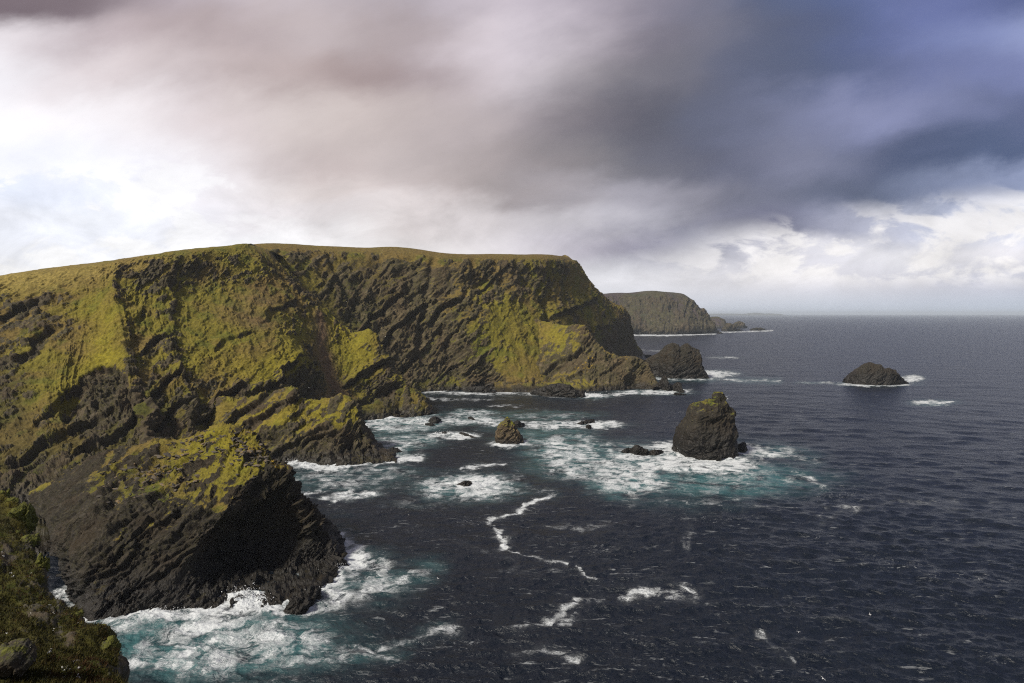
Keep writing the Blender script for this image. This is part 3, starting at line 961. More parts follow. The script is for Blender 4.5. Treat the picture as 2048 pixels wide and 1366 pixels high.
# ---- spur below the far cliff
def paint_S(px, py, v, rt, ct, P):
    v['veg'] += 0.35 * ell(px, py, 1110, 670, 70, 40, 20) - 0.75 * ell(px, py, 1250, 748, 62, 42) - 0.25 * ell(px, py, 1190, 740, 40, 40)
    v['yellow'] += 0.45 * ell(px, py, 1110, 670, 70, 40, 20)
    v['rock'] *= 1 - 0.5 * ell(px, py, 1100, 670, 60, 30, 20)
    v['lich'] += 0.55 * ell(px, py, 1215, 702, 18, 6, 15) + 0.4 * ell(px, py, 1265, 722, 30, 7) + 0.4 * ell(px, py, 1150, 740, 40, 20, -20) + 0.3 * ell(px, py, 1180, 720, 14, 30)
    ledges(px, py, v, P, [([(1060, 768), (1110, 728), (1168, 692)], 3.5), ([(1100, 785), (1150, 752), (1196, 712)], 3), ([(1180, 770), (1215, 740), (1250, 722)], 2.5), ([(1205, 720), (1222, 708), (1236, 712)], 1.5)], 1.0, up=14, dn=11, seed=409, cell=10.0, dark=0.4)
    v['push'] -= 11 * ell(px, py, 1272, 764, 26, 18)
    d, _ = seg_dist(px, py, [(1100, 755), (1140, 720), (1172, 690)])
    v['push'] -= 4 * np.exp(-(d / 7) ** 2)
    v['veg'] -= 0.3 * np.exp(-(d / 10) ** 2)


def ridge_col(pts, back=45, dz=0.55):
    L = [pt(*p) for p in pts]
    c = L[0]
    m = c + np.array([0, back * 0.5, -(c[2]) * dz])
    u = c + np.array([0, back, -c[2] - 10])
    e = L[-1] + np.array([0, -2.0, -10.0])
    return [u, m] + L + [e]


Scols = [
    ridge_col([(960, 590, 900), (965, 640, 875), (975, 690, 850), (985, 740, 832), W_(990, 784)]),
    ridge_col([(1010, 610, 905), (1015, 655, 876), (1025, 700, 850), (1035, 745, 829), W_(1042, 784)]),
    ridge_col([(1075, 640, 895), (1075, 680, 868), (1080, 720, 844), (1085, 755, 824), W_(1092, 786)]),
    ridge_col([(1135, 651, 872), (1132, 690, 850), (1138, 725, 832), (1145, 757, 816), W_(1150, 785)]),
    ridge_col([(1172, 652, 862), (1169, 690, 846), (1172, 725, 829), (1178, 756, 815), W_(1185, 782)]),
    ridge_col([(1189, 681, 855), (1188, 706, 843), (1190, 732, 828), (1195, 759, 814), W_(1200, 782)]),
    ridge_col([(1211, 701, 846), (1210, 716, 836), (1212, 736, 824), (1215, 760, 812), W_(1218, 781)]),
    ridge_col([(1230, 714, 842), (1229, 727, 832), (1230, 742, 822), (1232, 762, 812), W_(1236, 780)]),
    ridge_col([(1262, 716, 838), (1259, 730, 829), (1254, 745, 821), (1252, 762, 815), W_(1252, 779)]),
    ridge_col([(1284, 719, 836), (1280, 735, 831), (1274, 750, 826), (1273, 765, 817), W_(1278, 778)]),
    ridge_col([(1296, 730, 834), (1297, 742, 830), (1297, 755, 825), (1299, 767, 818), W_(1300, 778)]),
    ridge_col([(1306, 758, 826), (1306, 764, 823), (1307, 769, 819), (1307, 773, 816), W_(1308, 779)]),
    ridge_col([(1313, 776, 816), (1313, 777, 815), (1313, 778, 814), (1313, 779, 812), W_(1314, 781)]),
]
o, *_ = land('spur_headland_terrain', Scols, mat_far, 1.3, vis=(2, 7), S=1.05, rock_amp=0.8, big=1.8, paint=paint_S, veg0=0.38, vegk=1.5, seed=2,
             layers=((9, 2.0), (3.6, 0.9), (1.5, 0.4)))
tag(o, 'low brown spur of tilted rock reaching out below the tall cliff', 'headland', 'structure')


# ---- left hillside
def paint_L(px, py, v, rt, ct, P):
    top = sstep(1.5, 1.0, rt)
    v['veg'] += 0.8 * top
    for e in ((195, 620, 50, 90, 10), (215, 715, 50, 42, 0), (110, 760, 42, 70, -20), (140, 800, 30, 28, 0), (100, 560, 120, 25, -8)):
        g = ell(px, py, *e)
        v['veg'] += 0.75 * g
        v['rock'] *= 1 - 0.75 * g
    for e in ((205, 660, 45, 60, 10), (215, 725, 50, 36, 0), (130, 790, 40, 36, 0), (570, 715, 40, 45, 20), (715, 700, 46, 52, 20), (660, 655, 40, 22, 40), (480, 740, 70, 40, 0)):
        v['yellow'] += 0.66 * ell(px, py, *e)
    for e in ((280, 650, 45, 60, 0), (410, 640, 50, 90, 0), (480, 700, 70, 80, 20), (560, 710, 50, 50, 20), (720, 705, 45, 50, 20), (540, 600, 40, 60, 30), (640, 640, 30, 50, 30)):
        g = ell(px, py, *e)
        v['veg'] += 0.34 * g
        v['rock'] *= 1 - 0.55 * g
    for e in ((45, 635, 60, 36, 0), (130, 660, 25, 30, 30), (215, 850, 75, 75, 0), (20, 760, 40, 60, 0), (250, 600, 12, 18, 0), (330, 860, 60, 60, 0), (130, 950, 120, 50, 0), (590, 790, 40, 40, 0), (780, 800, 60, 40, 0)):
        g = ell(px, py, *e)
        v['veg'] -= 0.36 * g
        v['rock'] *= 1 + 0.25 * g
    for e in ((215, 850, 90, 85, 0), (60, 950, 110, 90, 0), (330, 850, 55, 60, 0), (20, 790, 50, 70, 0), (430, 850, 50, 40, 0), (110, 1080, 110, 110, 0), (600, 800, 40, 30, 0), (770, 800, 40, 35, 0)):
        v['shade_tint'] += 0.75 * ell(px, py, *e)  # shade of the lower hillside and inlet, painted into the turf colour
    for e in ((400, 555, 26, 22, 0), (500, 640, 60, 30, 20), (520, 600, 40, 20, 20)):
        g = ell(px, py, *e)
        v['scree'] += 0.45 * g
    d, tt = seg_dist(px, py, [(630, 640), (645, 700), (660, 760), (680, 795)])
    g = np.exp(-(d / (12 + 12 * tt)) ** 2)
    v['scree'] += 0.95 * g
    v['gold'] += ell(px, py, 60, 560, 260, 26, -6)
    v['veg'] += 0.4 * g
    v['rock'] *= 1 - 0.6 * g
    # rocky ribs: turf climbs to a broken edge that drops away to the right
    nb = fbm(P / 14.0, 4, 0.6, seed=311)
    for pts, A_ in (([(250, 520), (232, 565), (226, 600), (236, 640), (246, 690), (262, 740), (285, 830), (295, 890)], 4.4),
                    ([(350, 508), (335, 560), (343, 620), (352, 690), (358, 740), (375, 800), (385, 860)], 4.4),
                    ([(470, 496), (500, 505), (545, 545), (590, 590), (640, 640), (690, 668)], 5.0)):
        ys = [p[1] for p in pts]
        s_ = px + 9 * nb - np.interp(py, ys, [p[0] for p in pts])
        inr = sstep(ys[0] - 15, ys[0] + 40, py) * sstep(ys[-1] + 20, ys[-1] - 15, py)
        v['push'] += A_ * inr * (0.65 + 0.9 * nb) * (sstep(-50, 0, s_) - sstep(0, 14, s_))
        rk_ = inr * sstep(-7, 2, s_) * sstep(18, 5, s_)
        v['veg'] -= 0.55 * rk_ * (0.8 + nb)
        v['rock'] *= 1 + 0.5 * rk_
    # the cut under the bright ramp
    d, tt = seg_dist(px, py, [(128, 775), (165, 752), (205, 735), (240, 745)])
    s_ = py + 8 * nb - np.interp(px, [110, 128, 150, 165, 205, 240, 262], [800, 776, 766, 752, 735, 745, 760])
    inr = sstep(118, 140, px) * sstep(268, 245, px)
    cutz = inr * sstep(0, 7, s_) * sstep(140, 60, s_)
    v['rock'] *= 1 + 1.6 * cutz
    v['veg'] -= 0.45 * cutz
    v['push'] -= 7.0 * inr * sstep(0, 7, s_) * sstep(110, 20, s_)
    v['veg'] -= 0.6 * inr * sstep(-2, 5, s_) * sstep(130, 40, s_)
    v['yellow'] += 0.3 * inr * sstep(-50, -10, s_) * sstep(2, -4, s_)
    v['push'] -= 5 * ell(px, py, 590, 775, 14, 40, -10)
    v['push'] -= 9 * ell(px, py, 800, 815, 16, 16)
    v['veg'] -= 0.9 * ell(px, py, 110, 1070, 120, 110) + 0.5 * ell(px, py, 60, 960, 90, 40)
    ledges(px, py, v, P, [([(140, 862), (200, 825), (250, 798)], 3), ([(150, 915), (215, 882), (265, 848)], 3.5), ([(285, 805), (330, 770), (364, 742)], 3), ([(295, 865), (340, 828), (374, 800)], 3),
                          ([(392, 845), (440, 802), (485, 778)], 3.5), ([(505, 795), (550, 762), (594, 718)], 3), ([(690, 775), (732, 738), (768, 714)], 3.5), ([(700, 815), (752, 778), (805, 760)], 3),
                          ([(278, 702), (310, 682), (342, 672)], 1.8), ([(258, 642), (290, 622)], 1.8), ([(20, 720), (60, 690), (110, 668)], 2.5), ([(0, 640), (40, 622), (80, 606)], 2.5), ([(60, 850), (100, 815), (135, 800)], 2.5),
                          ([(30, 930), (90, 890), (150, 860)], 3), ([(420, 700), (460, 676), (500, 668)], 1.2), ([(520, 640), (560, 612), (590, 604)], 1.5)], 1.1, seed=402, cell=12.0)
    v['green'] += 0.6 * ell(px, py, 210, 790, 40, 30) + 0.4 * ell(px, py, 250, 880, 60, 60)
    v['brown'] += 0.7 * ell(px, py, 120, 545, 200, 22) + 0.5 * ell(px, py, 400, 860, 60, 50) + 0.5 * ell(px, py, 150, 880, 60, 40)


def Lc(p, back=(-30, 200, 2)):
    return col(p, back)


Lcols = [
    Lc([(-420, 640, 470), (-400, 690, 440), (-380, 760, 405), (-350, 850, 365), (-320, 950, 325), (-290, 1040, 290), W_(-260, 1130)]),
    Lc([(-180, 584, 500), (-180, 635, 470), (-170, 710, 430), (-150, 800, 388), (-110, 890, 348), (-60, 1010, 302), W_(-20, 1110)]),
    Lc([(0, 553, 520), (0, 606, 490), (5, 690, 450), (20, 790, 405), (45, 880, 365), (80, 1000, 318), W_(115, 1100)]),
    Lc([(100, 539, 530), (105, 600, 500), (112, 690, 455), (105, 785, 410), (115, 870, 372), (140, 985, 322), W_(165, 1060)]),
    Lc([(180, 530, 540), (178, 595, 506), (170, 680, 465), (150, 775, 424), (165, 830, 400), (190, 930, 350), W_(220, 1040)]),
    Lc([(250, 520, 552), (228, 580, 516), (238, 660, 474), (255, 735, 440), (262, 810, 412), (270, 880, 385), W_(280, 985)]),
    Lc([(300, 512, 562), (255, 575, 522), (252, 665, 476), (272, 745, 440), (288, 825, 408), (298, 890, 382), W_(305, 980)]),
    Lc([(345, 506, 575), (292, 580, 530), (302, 680, 482), (325, 765, 448), (335, 840, 420), (345, 895, 400), W_(355, 955)]),
    Lc([(400, 500, 590), (338, 570, 545), (350, 680, 492), (364, 765, 456), (375, 830, 428), (385, 875, 410), W_(395, 950)]),
    Lc([(435, 498, 604), (395, 570, 562), (405, 665, 512), (420, 745, 478), (425, 810, 454), (430, 865, 430), W_(440, 930)]),
    Lc([(465, 496, 620), (455, 575, 576), (485, 665, 530), (515, 740, 500), (525, 800, 476), (530, 850, 455), W_(540, 915)]),
    Lc([(490, 495, 640), (520, 575, 598), (560, 655, 562), (588, 710, 540), (596, 765, 520), (585, 820, 495), W_(590, 890)]),
    Lc([(503, 497, 655), (570, 565, 640), (618, 640, 618), (640, 700, 600), (660, 755, 584), (675, 795, 572), W_(690, 846)]),
    Lc([(522, 505, 668), (605, 592, 660), (672, 658, 642), (705, 705, 624), (728, 755, 608), (738, 795, 600), W_(750, 838)]),
    Lc([(540, 512, 680), (625, 605, 678), (695, 667, 655), (742, 664, 640), (772, 742, 622), (792, 782, 614), W_(805, 834)]),
    Lc([(548, 516, 700), (640, 612, 705), (705, 672, 680), (752, 690, 650), (800, 765, 628), (836, 792, 620), W_(856, 831)]),
    Lc([(552, 520, 740), (640, 618, 760), (700, 675, 750), (745, 700, 720), (790, 768, 690), (820, 790, 670), W_(838, 818)]),
    Lc([(556, 524, 790), (630, 620, 830), (680, 675, 830), (720, 705, 800), (750, 750, 760), (770, 775, 740), W_(790, 800)]),
]
o, *_ = land('grassy_hill', Lcols, mat_mid, 1.25, vis=(1, 7), S=1.0, rock_amp=0.85, big=3.4, paint=paint_L, veg0=0.63, vegk=1.8, seed=3,
             crest_rows=(0.98, 1.45), gull=1.2)
tag(o, 'steep grassy hillside with rocky ribs and scree above the inlet', 'hillside', 'structure')


# ---- promontory in the middle
def paint_P(px, py, v, rt, ct, P):
    v['yellow'] += 0.65 * ell(px, py, 560, 830, 160, 32, 0) + 0.4 * ell(px, py, 690, 810, 20, 14)
    v['veg'] += 0.35 * ell(px, py, 540, 825, 170, 34) - 0.75 * ell(px, py, 660, 905, 130, 30, -8) - 0.4 * ell(px, py, 740, 900, 50, 30)
    v['lich'] += 0.35 * ell(px, py, 655, 868, 12, 8) + 0.25 * ell(px, py, 600, 850, 70, 8, -20)
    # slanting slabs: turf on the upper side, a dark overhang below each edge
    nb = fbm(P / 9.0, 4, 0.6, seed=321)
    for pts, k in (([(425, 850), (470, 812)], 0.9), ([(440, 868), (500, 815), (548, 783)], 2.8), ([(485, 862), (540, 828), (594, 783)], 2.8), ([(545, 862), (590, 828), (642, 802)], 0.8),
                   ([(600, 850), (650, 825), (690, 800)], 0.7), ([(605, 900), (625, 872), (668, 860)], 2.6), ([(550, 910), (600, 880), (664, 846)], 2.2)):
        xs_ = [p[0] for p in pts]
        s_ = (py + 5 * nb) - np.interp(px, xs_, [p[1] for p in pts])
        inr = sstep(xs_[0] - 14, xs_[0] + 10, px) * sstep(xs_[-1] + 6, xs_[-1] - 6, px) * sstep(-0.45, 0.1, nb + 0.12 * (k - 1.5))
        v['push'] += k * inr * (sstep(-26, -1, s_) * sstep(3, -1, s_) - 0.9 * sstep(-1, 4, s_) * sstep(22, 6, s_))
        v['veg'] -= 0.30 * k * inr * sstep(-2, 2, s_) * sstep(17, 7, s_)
    v['push'] -= 5 * ell(px, py, 695, 885, 26, 22)
    v['push'] -= 6 * ell(px, py, 540, 878, 14, 9)


Pcols = [
    ridge_col([(330, 850, 462), (345, 875, 445), (360, 895, 432), (370, 915, 420), W_(380, 940)]),
    ridge_col([(395, 826, 458), (405, 850, 440), (415, 872, 428), (425, 898, 418), W_(432, 934)]),
    ridge_col([(440, 798, 455), (447, 830, 438), (455, 858, 427), (462, 890, 418), W_(470, 930)]),
    ridge_col([(478, 800, 453), (480, 830, 438), (486, 858, 427), (492, 892, 417), W_(498, 928)]),
    ridge_col([(545, 786, 452), (540, 820, 437), (538, 852, 426), (540, 890, 416), W_(545, 927)]),
    ridge_col([(583, 780, 452), (578, 815, 437), (572, 850, 425), (572, 890, 415), W_(576, 927)]),
    ridge_col([(605, 801, 449), (602, 830, 437), (598, 858, 425), (596, 892, 416), W_(600, 927)]),
    ridge_col([(655, 800, 448), (648, 830, 436), (640, 860, 424), (635, 893, 416), W_(638, 928)]),
    ridge_col([(695, 793, 448), (688, 828, 434), (680, 860, 423), (674, 895, 416), W_(674, 929)]),
    ridge_col([(712, 815, 443), (708, 840, 434), (704, 866, 426), (700, 897, 419), W_(700, 929)]),
    ridge_col([(724, 858, 434), (724, 872, 430), (722, 885, 425), (720, 902, 419), W_(722, 928)]),
    ridge_col([(742, 891, 426), (742, 897, 422), (742, 903, 419), (742, 911, 416), W_(744, 927)]),
    ridge_col([(768, 905, 420), (768, 909, 417), (768, 913, 415), (768, 917, 413), W_(770, 926)], 22),
    ridge_col([(785, 911, 417), (785, 914, 415), (786, 917, 413), (787, 920, 412), W_(788, 924)], 14),
    ridge_col([(793, 926, 413), (793, 927, 412), (793, 928, 411), (793, 929, 410), W_(793, 930)], 8),
]
o, *_ = land('promontory_terrain', Pcols, mat_mid, 1.1, vis=(2, 7), S=0.75, rock_amp=0.85, big=1.6, paint=paint_P, veg0=0.42, vegk=1.7, seed=4,
             layers=((9, 2.0), (3.6, 1.0), (1.5, 0.4)))
tag(o, 'yellow green promontory of slanting rock between inlet and bay', 'promontory', 'structure')


# ---- near headland
def paint_N(px, py, v, rt, ct, P):
    v['veg'] += 0.62 * ell(px, py, 470, 900, 95, 60, 20) + 0.62 * ell(px, py, 320, 935, 120, 46, -18) + 0.4 * ell(px, py, 450, 1000, 30, 35)
    v['veg'] -= 0.80 * ell(px, py, 300, 1125, 150, 90, 0) + 0.9 * ell(px, py, 520, 1110, 140, 110) + 0.8 * ell(px, py, 620, 1060, 60, 90)
    v['veg'] -= 0.40 * ell(px, py, 250, 1000, 100, 45) + 0.5 * ell(px, py, 150, 1050, 90, 120)
    v['yellow'] += 0.6 * ell(px, py, 470, 895, 110, 50, 15) + 0.3 * ell(px, py, 350, 910, 110, 26, -12)
    v['green'] += 0.5 * ell(px, py, 420, 905, 30, 20) + 0.5 * ell(px, py, 300, 985, 60, 20)
    v['lich'] += 0.62 * ell(px, py, 505, 905, 26, 14, 40) + 0.5 * ell(px, py, 545, 935, 24, 10, 25) + 0.5 * ell(px, py, 320, 950, 120, 34, -15) + 0.4 * ell(px, py, 440, 880, 60, 16)
    v['rock'] *= 1 + 0.3 * ell(px, py, 330, 940, 120, 40)
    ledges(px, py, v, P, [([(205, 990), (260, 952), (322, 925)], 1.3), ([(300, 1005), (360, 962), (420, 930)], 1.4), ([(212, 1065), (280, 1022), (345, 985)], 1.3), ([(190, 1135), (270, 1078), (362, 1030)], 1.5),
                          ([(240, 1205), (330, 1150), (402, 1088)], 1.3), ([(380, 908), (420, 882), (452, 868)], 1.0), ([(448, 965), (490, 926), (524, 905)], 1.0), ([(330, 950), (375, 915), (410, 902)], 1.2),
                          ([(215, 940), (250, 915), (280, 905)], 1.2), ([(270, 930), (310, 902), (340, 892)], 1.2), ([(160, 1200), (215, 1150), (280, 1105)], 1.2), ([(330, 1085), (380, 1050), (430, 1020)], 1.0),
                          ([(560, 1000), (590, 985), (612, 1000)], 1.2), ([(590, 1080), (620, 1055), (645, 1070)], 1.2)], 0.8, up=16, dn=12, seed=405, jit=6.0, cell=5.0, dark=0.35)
    v['shade_tint'] += 0.55 * ell(px, py, 250, 960, 90, 50, -20)  # left shoulder painted darker through the turf tint
    # overhung recess below the turf on the seaward side
    v['push'] -= 6.5 * ell(px, py, 490, 1090, 85, 80, -25)
    v['push'] += 1.8 * ell(px, py, 560, 945, 60, 10, 15)
    d, _ = seg_dist(px, py, [(375, 1125), (440, 1050), (500, 985), (560, 955)])
    v['push'] += 1.6 * np.exp(-(d / 9) ** 2)
    for pts in ([(560, 980), (610, 1040), (650, 1090)], [(200, 1120), (260, 1050), (330, 1010)], [(180, 1200), (270, 1130), (400, 1060)], [(250, 1200), (330, 1130), (380, 1090)], [(420, 1110), (480, 1090), (560, 1130)]):
        d, _ = seg_dist(px, py, pts)
        v['push'] -= 1.0 * np.exp(-(d / 3.5) ** 2)


def Nc(p, back=40, dz=0.5):
    L = [pt(*q) for q in p]
    c = L[0]
    return [c + np.array([-3, back, -c[2] - 10]), c + np.array([-1, back * 0.45, -c[2] * dz])] + L + [L[-1] + np.array([0, -2.0, -9.0])]


Ncols = [
    Nc([(60, 985, 282), (75, 1015, 268), (95, 1050, 250), (115, 1100, 232), (135, 1150, 221), W_(150, 1196)]),
    Nc([(140, 945, 280), (135, 980, 262), (140, 1025, 243), (145, 1085, 226), (150, 1145, 215), W_(157, 1210)]),
    Nc([(200, 912, 277), (193, 955, 258), (190, 1005, 240), (182, 1080, 220), (175, 1150, 208), W_(172, 1236)]),
    Nc([(255, 899, 275), (248, 945, 256), (246, 1000, 236), (232, 1080, 217), (218, 1160, 207), W_(206, 1235)]),
    Nc([(310, 886, 272), (305, 935, 253), (305, 1000, 231), (285, 1085, 217), (262, 1160, 208), W_(245, 1228)]),
    Nc([(373, 880, 269), (370, 930, 251), (378, 1005, 228), (345, 1085, 217), (318, 1155, 209), W_(300, 1222)]),
    Nc([(431, 854, 264), (430, 920, 246), (440, 1022, 224), (400, 1085, 218), (370, 1150, 212), W_(350, 1216)]),
    Nc([(472, 854, 262), (475, 910, 247), (478, 985, 230), (450, 1075, 231), (432, 1145, 222), W_(420, 1213)]),
    Nc([(503, 868, 258), (510, 910, 248), (518, 958, 238), (505, 1060, 241), (498, 1135, 229), W_(495, 1209)]),
    Nc([(543, 921, 252), (550, 932, 247), (556, 946, 242), (552, 1055, 245), (552, 1130, 234), W_(556, 1206)]),
    Nc([(566, 938, 251), (572, 952, 247), (578, 972, 244), (582, 1065, 245.5), (585, 1130, 237), W_(592, 1200)]),
    Nc([(590, 980, 250), (595, 995, 247), (600, 1015, 245), (608, 1075, 244.5), (614, 1130, 238), W_(624, 1187)]),
    Nc([(622, 1021, 250), (625, 1035, 248), (628, 1052, 246), (634, 1090, 244), (638, 1130, 239.5), W_(646, 1166)]),
    Nc([(648, 1070, 250), (651, 1078, 249), (654, 1088, 247), (657, 1105, 245), (660, 1125, 243), W_(664, 1140)]),
    Nc([(676, 1113, 250), (677, 1115, 249.5), (678, 1117, 249), (679, 1120, 248.5), (680, 1122, 248), W_(681, 1126)], 12),
    Nc([(681, 1120, 254), (682, 1121, 253.5), (682, 1122, 253), (683, 1123, 252.5), (683, 1124, 252), W_(683, 1125)], 6),
]
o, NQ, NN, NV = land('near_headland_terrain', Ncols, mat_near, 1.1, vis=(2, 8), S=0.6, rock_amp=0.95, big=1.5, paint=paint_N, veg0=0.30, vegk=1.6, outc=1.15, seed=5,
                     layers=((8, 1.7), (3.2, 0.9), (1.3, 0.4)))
tag(o, 'dark headland with mossy top and undercut black face above surf', 'headland', 'structure')


# ---- distant headlands
def paint_D(px, py, v, rt, ct, P):
    top = sstep(1.6, 1.0, rt)
    v['veg'] += 0.6 * top
    v['rock'] *= 1 - 0.7 * sstep(1.3, 1.0, rt)


def Dc(p, back=(0, 500, -20)):
    return col(p, back)


Dcols = [
    Dc([(1120, 592, 3150), (1120, 612, 3080), (1120, 635, 3020), (1120, 655, 2960), W_(1120, 668)]),
    Dc([(1199, 591, 3150), (1200, 612, 3080), (1203, 635, 3020), (1206, 655, 2960), W_(1208, 668)]),
    Dc([(1240, 589, 3160), (1242, 612, 3085), (1246, 635, 3020), (1250, 655, 2960), W_(1252, 668)]),
    Dc([(1264, 589, 3160), (1270, 612, 3080), (1275, 635, 3010), (1280, 655, 2950), W_(1282, 668.5)]),
    Dc([(1305, 585, 3170), (1308, 610, 3080), (1312, 635, 3000), (1316, 655, 2940), W_(1318, 669)]),
    Dc([(1338, 587.5, 3170), (1342, 612, 3085), (1346, 636, 3010), (1348, 656, 2945), W_(1350, 669)]),
    Dc([(1372, 592, 3180), (1378, 614, 3110), (1382, 637, 3040), (1385, 656, 2975), W_(1388, 667.5)]),
    Dc([(1386, 604, 3200), (1396, 622, 3140), (1402, 640, 3080), (1408, 656, 3030), W_(1412, 667)]),
    Dc([(1400, 618, 3230), (1408, 631, 3180), (1415, 644, 3130), (1422, 655, 3080), W_(1430, 666)]),
    Dc([(1396, 619, 3400), (1404, 632, 3400), (1411, 645, 3400), (1417, 654, 3400), W_(1422, 661)]),
]
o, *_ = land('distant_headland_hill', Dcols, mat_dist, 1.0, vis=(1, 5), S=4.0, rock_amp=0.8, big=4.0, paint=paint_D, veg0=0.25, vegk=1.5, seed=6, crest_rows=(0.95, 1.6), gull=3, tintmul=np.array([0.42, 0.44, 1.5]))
tag(o, 'distant rounded headland veiled by sea haze beyond the tall cliff', 'headland', 'structure')
Ecols = [
    Dc([(1398, 636, 4420), (1398, 644, 4330), (1398, 651, 4260), W_(1398, 657)], (0, 300, -30)),
    Dc([(1420, 634.5, 4420), (1421, 643, 4330), (1422, 651, 4260), W_(1422, 657)], (0, 300, -30)),
    Dc([(1438, 634, 4420), (1440, 643, 4330), (1441, 651, 4260), W_(1442, 657)], (0, 300, -30)),
    Dc([(1445, 640, 4430), (1448, 646, 4360), (1450, 652, 4300), W_(1451, 656.5)], (0, 300, -30)),
    Dc([(1451, 648, 4450), (1452, 651, 4400), (1453, 654, 4360), W_(1453, 656)], (0, 200, -30)),
    Dc([(1449, 650, 4700), (1450, 652, 4700), (1451, 653, 4700), W_(1451, 654)], (0, 100, -30)),
]
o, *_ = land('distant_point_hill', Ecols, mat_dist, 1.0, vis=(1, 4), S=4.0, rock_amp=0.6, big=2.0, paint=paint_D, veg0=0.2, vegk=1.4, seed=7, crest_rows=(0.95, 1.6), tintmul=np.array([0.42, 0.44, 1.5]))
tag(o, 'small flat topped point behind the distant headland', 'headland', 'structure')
# low land on the horizon
xs = [1405, 1420, 1440, 1470, 1500, 1506, 1512, 1522, 1535, 1541, 1548, 1560, 1572, 1580]
hs = [0, 14, 22, 24, 18, 30, 44, 50, 36, 24, 30, 22, 10, 0]
hc = []
for x, h in zip(xs, hs):
    X = (x - 1024) / F * 30000
    zt = 90 + (h * 0.8 - 26) * 1.6 if h else -8.0
    hc.append([np.array([X, 31600, -8.0]), np.array([X, 30900, zt]), np.array([X, 30500, zt]), np.array([X, 30000, -8.0])])
Pn, rt, ct = loft(hc, 2.0, None)
Pn[..., 2] += fbm(Pn / 300, 4, seed=8) * 10
o = grid_mesh('horizon_island_land', Pn, {'veg': np.full(Pn.shape[0] * Pn.shape[1], 0.5, f32), 'tint': np.tile(np.array([0.07, 0.07, 0.03], f32), (Pn.shape[0] * Pn.shape[1], 1)), 'lich': np.zeros(Pn.shape[0] * Pn.shape[1], f32)}, mat_dist)
tag(o, 'faint low island on the hazy horizon', 'island', 'structure')


# ---- bank at the photographer's feet
mat_bank = land_material('bank_turf_and_rock', 0.10, 0.01, rocks=((0.035, 0.033, 0.030), (0.10, 0.095, 0.085)), bump=0.7)
edge = [(-150, 930, 88), (-60, 962, 78), (0, 981, 71), (33, 999, 66), (60, 1036, 60), (52, 1066, 54), (74, 1090, 50), (96, 1135, 45), (90, 1180, 41), (125, 1203, 38.5),
        (160, 1238, 36), (212, 1262, 34), (235, 1310, 31), (258, 1362, 28.5), (272, 1440, 25), (285, 1560, 21), (295, 1760, 17)]
Bcols = []
for k, e in enumerate(edge):
    p = pt(e[0] - 17, e[1], e[2])
    u = np.array([-0.86, -0.5, 0.0])
    w = 1.0 if e[2] > 30 else 0.6
    Bcols.append([p + u * 40 * w + [0, 0, 16 * w], p + u * 16 * w + [0, 0, 6.5 * w], p + u * 7 * w + [0, 0, 2.6 * w], p + u * 2.6 * w + [0, 0, 0.9 * w], p,
                  p + [0.12, 0.15, -0.5], p + [0.0, 0.3, -3.0], p + [-0.6, 0.6, -16], p + [-1, 1, -p[2] - 5]])


def paint_B(px, py, v, rt, ct, P):
    ed = sstep(2.6, 4.0, rt)
    v['veg'] += 0.55 - 0.35 * ed
    v['lich'] -= 0.2
    for e in ((60, 1230, 26, 50, -20), (110, 1250, 22, 30, 0), (150, 1180, 20, 20, 0), (35, 1310, 32, 26, 0), (10, 1110, 14, 30, 0), (130, 1290, 16, 22, 0)):
        v['veg'] -= 0.65 * ell(px, py, *e)
    for e in ((20, 1010, 30, 14, 35), (45, 1040, 16, 22, 0), (40, 1075, 10, 18, 0), (85, 1135, 8, 18, 0), (160, 1235, 14, 8, 0), (222, 1290, 10, 40, 10), (120, 1205, 16, 6, 10)):
        v['yellow'] += 0.9 * ell(px, py, *e)
        v['veg'] += 0.3 * ell(px, py, *e)
    v['green'] += 0.55
    v['push'] += 0.55 * fbm(P / 1.6, 3, seed=77) * sstep(1.5, 3.5, rt)


o, BQ, BN, BV = land('foreground_bank_terrain', Bcols, mat_bank, 1.7, vis=(2, 7), S=0.13, rock_amp=0.45, big=1.6, paint=paint_B, veg0=0.42, vegk=0.5, seed=8, flipn=True, outc=0.35,
                     layers=((7, 1.2), (3.0, 0.7), (1.2, 0.3)), tintmul=0.45)
tag(o, 'mossy cliff edge bank with lichen covered rock in the near corner', 'cliff edge', 'structure')


# ================================================================== SEA STACKS AND SKERRIES
def rock_attrs(Q, P, veg, lich, yellow, seed, S, n2):
    w = sstep(-0.3, 0.4, n2)[..., None]
    tint = OLIVE * (1 - w) + GREEN * w
    tint = tint * (1 - yellow) + YELLOW * yellow
    return {'veg': veg.reshape(-1), 'tint': tint.reshape(-1, 3), 'lich': (lich + 0 * veg).reshape(-1)}


